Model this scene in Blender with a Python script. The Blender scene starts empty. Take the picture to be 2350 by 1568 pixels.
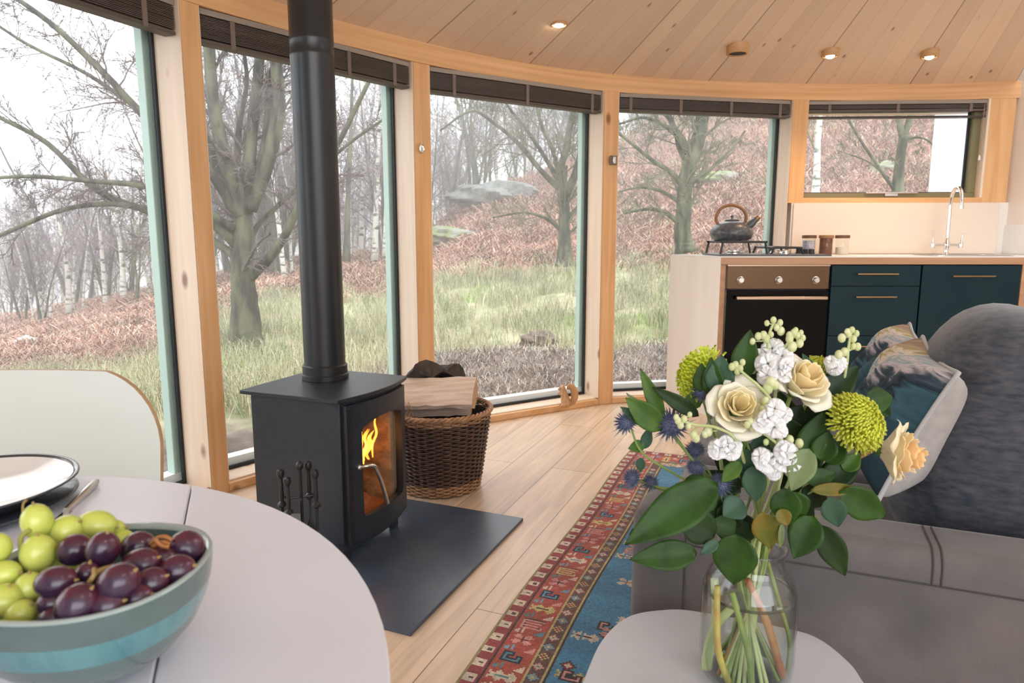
import bpy, bmesh, math, random
import numpy as np
from mathutils import Vector, Matrix
random.seed(7)
S = bpy.context.scene
C = S.collection
# ---------------------------------------------------------------- camera, world, light, exposure
F, PIT, H = 1567.0, math.radians(8.6), 1.02
cam_d = bpy.data.cameras.new('camera'); cam = bpy.data.objects.new('camera', cam_d); C.objects.link(cam)
cam.location = (0, 0, H); cam.rotation_euler = (math.pi/2 - PIT, 0, 0)
cam_d.sensor_width = 36.0; cam_d.lens = 36.0*F/2350; cam_d.clip_start = 0.02; cam_d.clip_end = 300
cam_d.dof.use_dof = True; cam_d.dof.focus_distance = 1.5; cam_d.dof.aperture_fstop = 10.0
S.camera = cam
S.view_settings.view_transform = 'Standard'; S.view_settings.look = 'None'
S.view_settings.gamma = 1; S.view_settings.use_curve_mapping = False
S.view_settings.exposure = EXPO = 0.35
W = bpy.data.worlds.new('overcast_sky'); S.world = W; W.use_nodes = True
nt = W.node_tree; bg = nt.nodes['Background']
tc = nt.nodes.new('ShaderNodeTexCoord'); sx = nt.nodes.new('ShaderNodeSeparateXYZ'); rp = nt.nodes.new('ShaderNodeValToRGB')
nt.links.new(tc.outputs['Generated'], sx.inputs[0]); nt.links.new(sx.outputs['Z'], rp.inputs[0]); nt.links.new(rp.outputs[0], bg.inputs[0])
rp.color_ramp.elements[0].position = 0.0; rp.color_ramp.elements[0].color = (.80, .87, .95, 1)
rp.color_ramp.elements[1].position = 0.55; rp.color_ramp.elements[1].color = (.97, .99, 1, 1)
bg.inputs[1].default_value = 2.9
S.cycles.volume_bounces = 1

def light(name, kind, loc, energy, col, **k):
    d = bpy.data.lights.new(name, kind); d.energy = energy; d.color = col
    o = bpy.data.objects.new(name, d); o.location = loc; C.objects.link(o)
    for a, b in k.items():
        if a == 'aim':
            o.rotation_euler = (Vector(b)-Vector(loc)).to_track_quat('-Z', 'Y').to_euler()
        else: setattr(d, a, b)
    return o
# added fill light inside the room behind the camera, no window there
light('rear_fill', 'AREA', (1.4, -2.5, 1.5), 84, (.92, .96, 1.0), shape='RECTANGLE', size=4.0, size_y=1.9, aim=(1.0, 3.5, .9))

# ---------------------------------------------------------------- maths helpers
V = Vector
def ray(x, y):
    dx = (x-1175)/F; dy = -(y-784)/F
    return V((dx, math.cos(PIT)+dy*math.sin(PIT), -math.sin(PIT)+dy*math.cos(PIT)))
def atz(x, y, z):
    d = ray(x, y); return V((0, 0, H)) + d*((z-H)/d.z)
def aty(x, y, Y):
    d = ray(x, y); return V((0, 0, H)) + d*(Y/d.y)
RA = math.radians(22.2)
U = V((math.cos(RA), -math.sin(RA), 0)); VV = V((math.sin(RA), math.cos(RA), 0)); ZZ = V((0, 0, 1))
def lerp(a, b, t): return a+(b-a)*t

# ---------------------------------------------------------------- materials
def newmat(name):
    m = bpy.data.materials.new(name); m.use_nodes = True
    return m, m.node_tree, m.node_tree.nodes['Principled BSDF']
def M(name, col, rough=.6, metal=0, col2=None, scale=8, stretch=(1, 1, 1), detail=4, bump=0, bscale=None, lo=.35, hi=.65, coat=0, sheen=0, trans=0, sss=0, spec=None, emit=None, es=0, attr=None, coord='Object'):
    m, t, b = newmat(name)
    N, L = t.nodes, t.links
    b.inputs['Base Color'].default_value = (*col, 1); b.inputs['Roughness'].default_value = rough; b.inputs['Metallic'].default_value = metal
    if coat: b.inputs['Coat Weight'].default_value = coat
    if sheen: b.inputs['Sheen Weight'].default_value = sheen; b.inputs['Sheen Roughness'].default_value = .4
    if trans: b.inputs['Transmission Weight'].default_value = trans
    if spec is not None: b.inputs['Specular IOR Level'].default_value = spec
    if sss: b.inputs['Subsurface Weight'].default_value = sss; b.inputs['Subsurface Radius'].default_value = (.01, .008, .003); b.inputs['Subsurface Scale'].default_value = 1
    if emit: b.inputs['Emission Color'].default_value = (*emit, 1); b.inputs['Emission Strength'].default_value = es
    cc = N.new('ShaderNodeTexCoord'); mp = N.new('ShaderNodeMapping'); mp.inputs['Scale'].default_value = stretch
    L.new(cc.outputs[coord], mp.inputs[0])
    if attr:
        a = N.new('ShaderNodeAttribute'); a.attribute_name = attr; base = a.outputs['Color']
    else: base = None
    if col2 is not None:
        n = N.new('ShaderNodeTexNoise'); n.inputs['Scale'].default_value = scale; n.inputs['Detail'].default_value = detail
        L.new(mp.outputs[0], n.inputs['Vector'])
        r = N.new('ShaderNodeMapRange'); r.inputs[1].default_value = lo; r.inputs[2].default_value = hi
        L.new(n.outputs['Fac'], r.inputs[0])
        x = N.new('ShaderNodeMix'); x.data_type = 'RGBA'; x.inputs[6].default_value = (*col, 1); x.inputs[7].default_value = (*col2, 1)
        L.new(r.outputs[0], x.inputs[0])
        if base:
            y = N.new('ShaderNodeMix'); y.data_type = 'RGBA'; y.blend_type = 'MULTIPLY'; y.inputs[0].default_value = 1
            L.new(base, y.inputs[6]); L.new(x.outputs[2], y.inputs[7]); base = y.outputs[2]
        else: base = x.outputs[2]
    if base: L.new(base, b.inputs['Base Color'])
    if bump:
        n2 = N.new('ShaderNodeTexNoise'); n2.inputs['Scale'].default_value = bscale or scale*3; n2.inputs['Detail'].default_value = 5
        L.new(mp.outputs[0], n2.inputs['Vector'])
        bp = N.new('ShaderNodeBump'); bp.inputs['Strength'].default_value = bump; bp.inputs['Distance'].default_value = .01
        L.new(n2.outputs['Fac'], bp.inputs['Height']); L.new(bp.outputs[0], b.inputs['Normal'])
    return m

def wood(name, light_c, dark_c, axis='z', knots=True, rough=.5, gs=9, coat=0, knot_scale=2.6):
    """pine: long grain streaks plus small knots, in metre units of the object"""
    m, t, b = newmat(name); N, L = t.nodes, t.links
    cc = N.new('ShaderNodeTexCoord'); mp = N.new('ShaderNodeMapping')
    st = {'x': (.06, 1, 1), 'y': (1, .06, 1), 'z': (1, 1, .06)}[axis]
    mp.inputs['Scale'].default_value = tuple(q*gs for q in st)
    L.new(cc.outputs['Object'], mp.inputs[0])
    n = N.new('ShaderNodeTexNoise'); n.inputs['Scale'].default_value = 3; n.inputs['Detail'].default_value = 6; n.inputs['Distortion'].default_value = .4
    L.new(mp.outputs[0], n.inputs['Vector'])
    r = N.new('ShaderNodeValToRGB'); r.color_ramp.elements[0].position = .3; r.color_ramp.elements[1].position = .72
    r.color_ramp.elements[0].color = (*light_c, 1); r.color_ramp.elements[1].color = (*dark_c, 1)
    L.new(n.outputs['Fac'], r.inputs[0]); out = r.outputs[0]
    if knots:
        m2 = N.new('ShaderNodeMapping'); s2 = {'x': (.5, 1, 1), 'y': (1, .5, 1), 'z': (1, 1, .5)}[axis]; m2.inputs['Scale'].default_value = s2
        L.new(cc.outputs['Object'], m2.inputs[0])
        v = N.new('ShaderNodeTexVoronoi'); v.inputs['Scale'].default_value = knot_scale*2.4; v.inputs['Randomness'].default_value = 1
        L.new(m2.outputs[0], v.inputs['Vector'])
        k = N.new('ShaderNodeMapRange'); k.inputs[1].default_value = .055; k.inputs[2].default_value = .13; k.inputs[3].default_value = .85; k.inputs[4].default_value = 0
        L.new(v.outputs['Distance'], k.inputs[0])
        x = N.new('ShaderNodeMix'); x.data_type = 'RGBA'; L.new(k.outputs[0], x.inputs[0]); L.new(out, x.inputs[6])
        x.inputs[7].default_value = (dark_c[0]*.35, dark_c[1]*.22, dark_c[2]*.2, 1); out = x.outputs[2]
    L.new(out, b.inputs['Base Color']); b.inputs['Roughness'].default_value = rough
    if coat: b.inputs['Coat Weight'].default_value = coat; b.inputs['Coat Roughness'].default_value = .25
    return m

def thin_glass(name, tint=(1, 1, 1), refl=.9, rough=0.0, ior=1.45, edge=0):
    m = bpy.data.materials.new(name); m.use_nodes = True; t = m.node_tree; N, L = t.nodes, t.links
    for n in list(N): N.remove(n)
    o = N.new('ShaderNodeOutputMaterial'); a = N.new('ShaderNodeBsdfTransparent'); a.inputs[0].default_value = (*tint, 1)
    g = N.new('ShaderNodeBsdfGlossy'); g.inputs['Roughness'].default_value = rough; g.inputs[0].default_value = (refl, refl, refl, 1)
    ge = N.new('ShaderNodeNewGeometry'); dp = N.new('ShaderNodeVectorMath'); dp.operation = 'DOT_PRODUCT'; L.new(ge.outputs['Incoming'], dp.inputs[0]); L.new(ge.outputs['Normal'], dp.inputs[1])
    def mth(op, a, b=None, c=None):
        n = N.new('ShaderNodeMath'); n.operation = op
        for i, q in enumerate((a, b, c)):
            if q is None: continue
            if isinstance(q, (int, float)): n.inputs[i].default_value = q
            else: L.new(q, n.inputs[i])
        return n.outputs[0]
    ab = mth('ABSOLUTE', dp.outputs['Value']); om = mth('SUBTRACT', 1.0, ab); p5 = mth('POWER', om, 5.0); f0 = ((ior-1)/(ior+1))**2
    fo = mth('MULTIPLY_ADD', p5, 1-f0, f0); x = N.new('ShaderNodeMixShader')
    if edge:
        ed = mth('MULTIPLY', mth('POWER', om, 2.5), edge); mx = N.new('ShaderNodeMix'); mx.data_type = 'RGBA'; L.new(ed, mx.inputs[0]); mx.inputs[6].default_value = (*tint, 1); mx.inputs[7].default_value = (.42, .47, .47, 1); L.new(mx.outputs[2], a.inputs[0])
    L.new(fo, x.inputs[0]); L.new(a.outputs[0], x.inputs[1]); L.new(g.outputs[0], x.inputs[2]); L.new(x.outputs[0], o.inputs[0])
    return m

PINE_V = wood('pine_upright', (.82, .50, .25), (.65, .34, .14), 'z')
PINE_H = wood('pine_beam', (.82, .51, .26), (.65, .34, .14), 'x', gs=7)
PALE = wood('pale_and_daylit_pine', (.86, .72, .58), (.78, .60, .45), 'z')  # shared by pale sills and post sides with window light painted in
OAKPLY = wood('ply_edge', (.58, .34, .20), (.47, .25, .14), 'x', knots=False)
WALLW = M('white_rear_wall', (.80, .81, .83), .7)
CREAM = M('cream_laminate', (.84, .78, .72), .35, col2=(.80, .73, .66), scale=2, stretch=(1, 1, .2))
WHITE_TOP = M('white_worktop', (.85, .84, .83), .25)
GASK = M('dark_rubber_gasket', (.012, .017, .022), .45)
EXTF = M('sage_green_aluminium', (.42, .56, .50), .45)
EXTW = M('pale_window_sill_paint', (.80, .84, .83), .35)
KHAKI = M('khaki_aluminium', (.22, .20, .10), .4)
GLASS = thin_glass('window_glass', (.985, .99, .99))
BLIND = M('grey_brown_venetian_slats', (.085, .065, .055), .5, col2=(.12, .095, .08), scale=30, stretch=(.05, .05, 1))
BLINDR = M('blind_headrail_aluminium', (.32, .27, .23), .4)
TAPE = M('blind_ladder_tape', (.20, .155, .13), .8)
BLACK = M('matt_black_stove_paint', (.013, .0175, .024), .38, col2=(.018, .023, .031), scale=40, bump=.05, bscale=300)
IRON = M('cast_iron', (.012, .012, .013), .38)
STEEL = M('brushed_steel', (.62, .60, .57), .25, 1)
CHROME = M('polished_chrome', (.82, .80, .77), .08, 1)
BRONZE = M('bronze_steel', (.135, .082, .050), .36, 1)
BRONZEL = M('light_bronze_steel', (.50, .36, .26), .3, 1)
BRASS = M('antique_brass', (.35, .22, .11), .4, 1)
OVENG = M('black_oven_glass', (.003, .003, .003), .10, spec=.14)
TEAL = M('dark_teal_cabinet_paint', (.005, .025, .034), .45, spec=.25)
SLATE = M('slate_hearth', (.046, .062, .092), .30, col2=(.075, .090, .12), scale=5, bump=.08, bscale=30)
SUEDE = M('grey_suede', (.085, .081, .083), .85, col2=(.140, .124, .122), scale=7, detail=8, bump=.15, bscale=260, sheen=.25)
VELVET = M('blue_grey_brushed_velvet', (.016, .025, .040), .75, col2=(.082, .080, .092), scale=34, stretch=(1, 1.4, 3.6), detail=12, bump=.12, bscale=220, sheen=.30, lo=.3, hi=.72)
PIPING = M('light_grey_piping', (.42, .41, .40), .8)
GREYLIN = M('light_grey_cushion_backing', (.36, .33, .31), .9, col2=(.42, .385, .36), scale=60, sheen=.3)
STITCH = M('dark_seam', (.06, .055, .055), .9)
TABLEW = M('matt_white_table_laminate', (.70, .715, .80), .33)
TABLEG = M('pale_grey_side_table', (.52, .53, .565), .35)
CREAMSH = M('cream_chair_shell', (.66, .69, .65), .38)
PLY = wood('plywood_edge', (.55, .36, .19), (.4, .24, .12), 'x', knots=False)
CER = M('sage_blue_glaze', (.075, .115, .115), .22, col2=(.105, .155, .15), scale=14, coat=.5)
CERB = M('turquoise_glaze_band', (.045, .17, .21), .15, col2=(.10, .26, .28), scale=40, stretch=(1, 1, .15), coat=.8)
CERI = M('pale_glaze_rim', (.33, .40, .39), .18, coat=.8)
PLATEW = M('white_stoneware', (.80, .78, .77), .2, coat=.6)
PLATED = M('dark_charcoal_glaze', (.035, .04, .05), .25, coat=.5)
GRG = M('green_grape_skin', (.52, .62, .10), .28, col2=(.62, .66, .16), scale=30, sss=.5, coat=.25)
GRR = M('red_grape_skin', (.10, .014, .03), .26, col2=(.04, .018, .045), scale=28, lo=.4, hi=.6, coat=.25, sss=.1)
GRST = M('grape_stalk', (.35, .24, .08), .6)
LOGB = M('dark_bark', (.035, .028, .022), .9, col2=(.085, .065, .05), scale=25, bump=.8, bscale=60)
LOGI = wood('split_log_face', (.74, .58, .48), (.50, .33, .23), 'x', knots=False, rough=.8, gs=14)
LOGE = M('sawn_log_end', (.62, .40, .22), .8, col2=(.48, .28, .15), scale=50)
WICK = M('dark_willow', (.045, .020, .012), .45, col2=(.105, .046, .024), scale=40, coat=.2)
WICKL = M('light_willow', (.44, .23, .11), .5, col2=(.30, .15, .07), scale=40)
WICKG = M('grey_brown_willow', (.15, .10, .075), .35, col2=(.08, .045, .03), scale=40, coat=.4)
KETT = M('speckled_grey_enamel', (.055, .060, .07), .38, col2=(.10, .105, .115), scale=60, coat=.3)
KWOOD = wood('dark_handle_wood', (.40, .20, .08), (.22, .10, .04), 'x', knots=False)
LID = wood('walnut_lid', (.18, .075, .04), (.10, .04, .022), 'x', knots=False)
LAMPW = wood('turned_wood_lamp', (.62, .36, .17), (.50, .27, .11), 'x', knots=False)
SQ = wood('carved_wood', (.62, .36, .18), (.42, .21, .09), 'z', knots=False, gs=20)

# ---------------------------------------------------------------- mesh helpers
class MB:
    def __init__(s): s.v = []; s.f = []; s.uv = None
    def add(s, vs, fs):
        o = len(s.v); s.v += [tuple(v) for v in vs]; s.f += [tuple(i+o for i in f) for f in fs]; return s
    def box(s, x0, x1, y0, y1, z0, z1, m=None):
        vs = [V((x, y, z)) for z in (z0, z1) for y in (y0, y1) for x in (x0, x1)]
        if m: vs = [m @ v for v in vs]
        return s.add(vs, [(0, 2, 3, 1), (4, 5, 7, 6), (0, 1, 5, 4), (2, 6, 7, 3), (0, 4, 6, 2), (1, 3, 7, 5)])
    def prism(s, pts, z0, z1, m=None):
        n = len(pts); vs = [V((p[0], p[1], z)) for z in (z0, z1) for p in pts]
        if m: vs = [m @ v for v in vs]
        fs = [tuple(range(n-1, -1, -1)), tuple(range(n, 2*n))] + [(i, (i+1) % n, n+(i+1) % n, n+i) for i in range(n)]
        return s.add(vs, fs)
    def hexa(s, a, b, c, d, up):
        """quad a b c d (ccw from the outside) extruded by the vector up"""
        vs = [a, b, c, d, a+up, b+up, c+up, d+up]
        return s.add(vs, [(3, 2, 1, 0), (4, 5, 6, 7), (0, 1, 5, 4), (1, 2, 6, 5), (2, 3, 7, 6), (3, 0, 4, 7)])
    def tube(s, path, r, n=8, caps=True, flat=1.0):
        path = [V(p) for p in path]; k = len(path)
        rs = r if isinstance(r, (list, tuple)) else [r]*k
        up = None; rings = []
        for i in range(k):
            d = (path[min(i+1, k-1)]-path[max(i-1, 0)])
            d = d.normalized() if d.length > 1e-9 else V((0, 0, 1))
            if up is None:
                up = V((0, 0, 1)) if abs(d.z) < .9 else V((1, 0, 0))
            up = (up - d*up.dot(d)); up = up.normalized() if up.length > 1e-6 else d.orthogonal().normalized()
            sd = d.cross(up)
            rings.append([path[i]+(up*math.cos(2*math.pi*j/n)*flat+sd*math.sin(2*math.pi*j/n))*rs[i] for j in range(n)])
        vs = [v for q in rings for v in q]; fs = []
        for i in range(k-1):
            for j in range(n): fs.append((i*n+j, i*n+(j+1) % n, (i+1)*n+(j+1) % n, (i+1)*n+j))
        if caps: fs += [tuple(range(n-1, -1, -1)), tuple((k-1)*n+j for j in range(n))]
        return s.add(vs, fs)
    def lathe(s, prof, n=32, m=None, cap0=True, cap1=True, fx=1.0, fy=1.0, sq=0):
        vs = []
        for r, z in prof:
            for j in range(n):
                a = 2*math.pi*j/n; k = 1.0+sq*(math.cos(4*a)*-1+1)*.5*.12
                vs.append(V((r*math.cos(a)*fx*k, r*math.sin(a)*fy*k, z)))
        if m: vs = [m @ v for v in vs]
        fs = []; k = len(prof)
        for i in range(k-1):
            for j in range(n): fs.append((i*n+j, i*n+(j+1) % n, (i+1)*n+(j+1) % n, (i+1)*n+j))
        if cap0: fs.append(tuple(range(n-1, -1, -1)))
        if cap1: fs.append(tuple((k-1)*n+j for j in range(n)))
        return s.add(vs, fs)
    def ball(s, c, r, n=12, m=None, sc=(1, 1, 1)):
        k = n//2; pr = [(math.sin(math.pi*i/k), -math.cos(math.pi*i/k)) for i in range(1, k)]
        vs = [V((0, 0, -1))]; fs = []
        for a, z in pr:
            for j in range(n): vs.append(V((a*math.cos(2*math.pi*j/n), a*math.sin(2*math.pi*j/n), z)))
        vs.append(V((0, 0, 1)))
        for j in range(n): fs.append((0, 1+(j+1) % n, 1+j))
        for i in range(k-2):
            for j in range(n): fs.append((1+i*n+j, 1+i*n+(j+1) % n, 1+(i+1)*n+(j+1) % n, 1+(i+1)*n+j))
        o = 1+(k-2)*n; T = len(vs)-1
        for j in range(n): fs.append((o+j, o+(j+1) % n, T))
        vs = [V((v.x*sc[0], v.y*sc[1], v.z*sc[2]))*r for v in vs]
        if m: vs = [m @ v for v in vs]
        return s.add([v+V(c) for v in vs], fs)
    def grid(s, fn, nu, nv, thick=0):
        """surface patch fn(u,v) in 0..1; thick offsets a back side"""
        P = [[V(fn(i/nu, j/nv)) for j in range(nv+1)] for i in range(nu+1)]
        vs = [p for q in P for p in q]; w = nv+1
        fs = [(i*w+j, (i+1)*w+j, (i+1)*w+j+1, i*w+j+1) for i in range(nu) for j in range(nv)]
        if thick:
            nn = []
            for i in range(nu+1):
                for j in range(nv+1):
                    a = P[min(i+1, nu)][j]-P[max(i-1, 0)][j]; b = P[i][min(j+1, nv)]-P[i][max(j-1, 0)]
                    q = a.cross(b); nn.append(q.normalized() if q.length > 1e-12 else V((0, 0, 1)))
            o = len(vs); vs = vs+[v-q*thick for v, q in zip(vs, nn)]
            fs += [(o+i*w+j, o+i*w+j+1, o+(i+1)*w+j+1, o+(i+1)*w+j) for i in range(nu) for j in range(nv)]
            for i in range(nu):
                fs.append((i*w, o+i*w, o+(i+1)*w, (i+1)*w)); a = i*w+nv; b = (i+1)*w+nv; fs.append((a, b, o+b, o+a))
            for j in range(nv):
                fs.append((j, j+1, o+j+1, o+j)); a = nu*w+j; fs.append((a, o+a, o+a+1, a+1))
        return s.add(vs, fs)
    def build(s, name, mat, parent=None, smooth=False, bevel=0, seg=2, sub=0, org=None):
        me = bpy.data.meshes.new(name)
        vs = s.v
        if parent is not None:
            base = abs_loc(parent)
            vs = [(v[0]-base.x, v[1]-base.y, v[2]-base.z) for v in vs]
        elif org is not None: vs = [(v[0]-org[0], v[1]-org[1], v[2]-org[2]) for v in vs]
        me.from_pydata(vs, [], s.f); me.materials.append(mat)
        bm = bmesh.new(); bm.from_mesh(me); bmesh.ops.recalc_face_normals(bm, faces=bm.faces); bm.to_mesh(me); bm.free()
        if smooth:
            me.polygons.foreach_set('use_smooth', [True]*len(me.polygons))
            if smooth != 'all': me.set_sharp_from_angle(angle=math.radians(40))
        o = bpy.data.objects.new(name, me); C.objects.link(o)
        if parent is not None: o.parent = parent
        elif org is not None: o.location = org
        if bevel:
            b = o.modifiers.new('bevel', 'BEVEL'); b.width = bevel; b.segments = seg; b.limit_method = 'ANGLE'
            b.harden_normals = False
            me.polygons.foreach_set('use_smooth', [True]*len(me.polygons)); me.set_sharp_from_angle(angle=math.radians(50))
        if sub:
            q = o.modifiers.new('sub', 'SUBSURF'); q.levels = sub; q.render_levels = sub
        return o
def abs_loc(o):
    l = V(o.location)
    while o.parent: o = o.parent; l = l+V(o.location)
    return l
def tag(o, label=None, cat=None, group=None, kind=None):
    if label: o['label'] = label
    if cat: o['category'] = cat
    if group: o['group'] = group
    if kind: o['kind'] = kind
    return o
def thing(name, label, cat, loc, group=None):
    o = bpy.data.objects.new(name, None); C.objects.link(o); o.location = loc; o.empty_display_size = .05
    return tag(o, label, cat, group)
def struct(name, loc=(0, 0, 0)):
    o = bpy.data.objects.new(name, None); C.objects.link(o); o.location = loc; o.empty_display_size = .05
    o['kind'] = 'structure'; return o
def frame(o, x, y, z=None):
    """4x4 with origin o and axes x,y,z"""
    x = V(x).normalized(); z = V(z).normalized() if z is not None else x.cross(V(y)).normalized(); y = z.cross(x).normalized()
    return Matrix(((x.x, y.x, z.x, o[0]), (x.y, y.y, z.y, o[1]), (x.z, y.z, z.z, o[2]), (0, 0, 0, 1)))
def axis_frame(o, z, spin=0):
    z = V(z).normalized(); q = z.to_track_quat('Z', 'Y').to_matrix().to_4x4()
    return Matrix.Translation(V(o)) @ q @ Matrix.Rotation(spin, 4, 'Z')
def bez(pts, n=10):
    """catmull-rom through the points"""
    P = [V(p) for p in pts]; P = [P[0]*2-P[1]]+P+[P[-1]*2-P[-2]]; out = []
    for i in range(1, len(P)-2):
        for k in range(n):
            t = k/n; a, b, c, d = P[i-1], P[i], P[i+1], P[i+2]
            out.append(.5*((2*b)+(c-a)*t+(2*a-5*b+4*c-d)*t*t+(3*b-a-3*c+d)*t**3))
    out.append(P[-2]); return out
def rmat(m4):
    q = Matrix(m4); return q
# ================================================================ THE SETTING
CX, CY = 2.16, .5
EAVE, BTOP = 1.865, 1.965
LOW = [(-1.186, 2.59), (-1.148, 2.655), (-.925, 2.99), (-.767, 3.09), (-.478, 3.464), (-.408, 3.531), (.079, 3.93), (.537, 4.123), (.626, 4.159), (1.739, 4.387), (1.841, 4.40), (2.931, 4.347), (3.065, 4.334)]
_pl = sorted((math.atan2(y-CY, x-CX), math.hypot(x-CX, y-CY)) for x, y in LOW)
def rad(th):
    if th > _pl[-1][0]: return _pl[-1][1]
    if th < _pl[0][0]: return _pl[0][1]
    w = 0; s = 0
    for a, r in _pl:
        k = math.exp(-((a-th)/.16)**2); w += k; s += k*r
    return s/w
def on(th, off=0, z=0):
    r = rad(th)+off; return V((CX+r*math.cos(th), CY+r*math.sin(th), z))
def ang(x, y): return math.atan2(y-CY, x-CX)
TH0, TH1 = ang(3.10, 4.33), math.radians(200)

# floor: oak planks running with the hearth
def floor_mat():
    m, t, b = newmat('oak_floor_planks'); N, L = t.nodes, t.links
    cc = N.new('ShaderNodeTexCoord'); mp = N.new('ShaderNodeMapping'); mp.vector_type = 'POINT'
    mp.inputs['Rotation'].default_value = (0, 0, -(math.pi/2-RA)); mp.inputs['Location'].default_value = (.3, -.913*0-.0, 0)
    L.new(cc.outputs['Object'], mp.inputs[0])
    br = N.new('ShaderNodeTexBrick'); br.inputs['Scale'].default_value = 1; br.inputs['Mortar Size'].default_value = .0016
    br.inputs['Brick Width'].default_value = 1.9; br.inputs['Row Height'].default_value = .19; br.offset = .37; br.squash = 1
    br.inputs['Color1'].default_value = (.68, .50, .35, 1); br.inputs['Color2'].default_value = (.60, .425, .285, 1); br.inputs['Mortar'].default_value = (.20, .13, .08, 1)
    L.new(mp.outputs[0], br.inputs['Vector'])
    m2 = N.new('ShaderNodeMapping'); m2.inputs['Scale'].default_value = (.8, 11, 1); L.new(mp.outputs[0], m2.inputs[0])
    n = N.new('ShaderNodeTexNoise'); n.inputs['Scale'].default_value = 3; n.inputs['Detail'].default_value = 7; n.inputs['Distortion'].default_value = .8; L.new(m2.outputs[0], n.inputs['Vector'])
    r = N.new('ShaderNodeMapRange'); r.inputs[1].default_value = .3; r.inputs[2].default_value = .75; r.inputs[3].default_value = 1.12; r.inputs[4].default_value = .78; L.new(n.outputs['Fac'], r.inputs[0])
    x = N.new('ShaderNodeMix'); x.data_type = 'RGBA'; x.blend_type = 'MULTIPLY'; x.inputs[0].default_value = 1; L.new(br.outputs['Color'], x.inputs[6]); L.new(r.outputs[0], x.inputs[7])
    v = N.new('ShaderNodeTexVoronoi'); v.inputs['Scale'].default_value = 2.2; L.new(mp.outputs[0], v.inputs['Vector'])
    k = N.new('ShaderNodeMapRange'); k.inputs[1].default_value = .012; k.inputs[2].default_value = .03; k.inputs[3].default_value = .8; k.inputs[4].default_value = 0; L.new(v.outputs['Distance'], k.inputs[0])
    y = N.new('ShaderNodeMix'); y.data_type = 'RGBA'; L.new(k.outputs[0], y.inputs[0]); L.new(x.outputs[2], y.inputs[6]); y.inputs[7].default_value = (.10, .06, .03, 1)
    L.new(y.outputs[2], b.inputs['Base Color']); b.inputs['Roughness'].default_value = .36; b.inputs['Specular IOR Level'].default_value = .62
    return m
pts = [on(lerp(TH0, TH1, i/60), .02) for i in range(61)]
poly = [(p.x, p.y) for p in pts]
poly += [(-2.2, -.9), (-2.2, -2.8), (3.12, -2.8)]
tag(MB().prism(poly, -.12, 0).build('floor', floor_mat()), kind='structure')

# ceiling: board panels fanning towards a raised centre
APX = V((1.34, .95, 0))
ZR = .17
def ceil_z(p):
    th = ang(p[0], p[1]); e = on(th); q = V((p[0], p[1], 0))
    d = (V((e.x, e.y, 0))-q).length if math.hypot(p[0]-CX, p[1]-CY) < rad(th) else 0
    return BTOP + ZR*d*1.0
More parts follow.
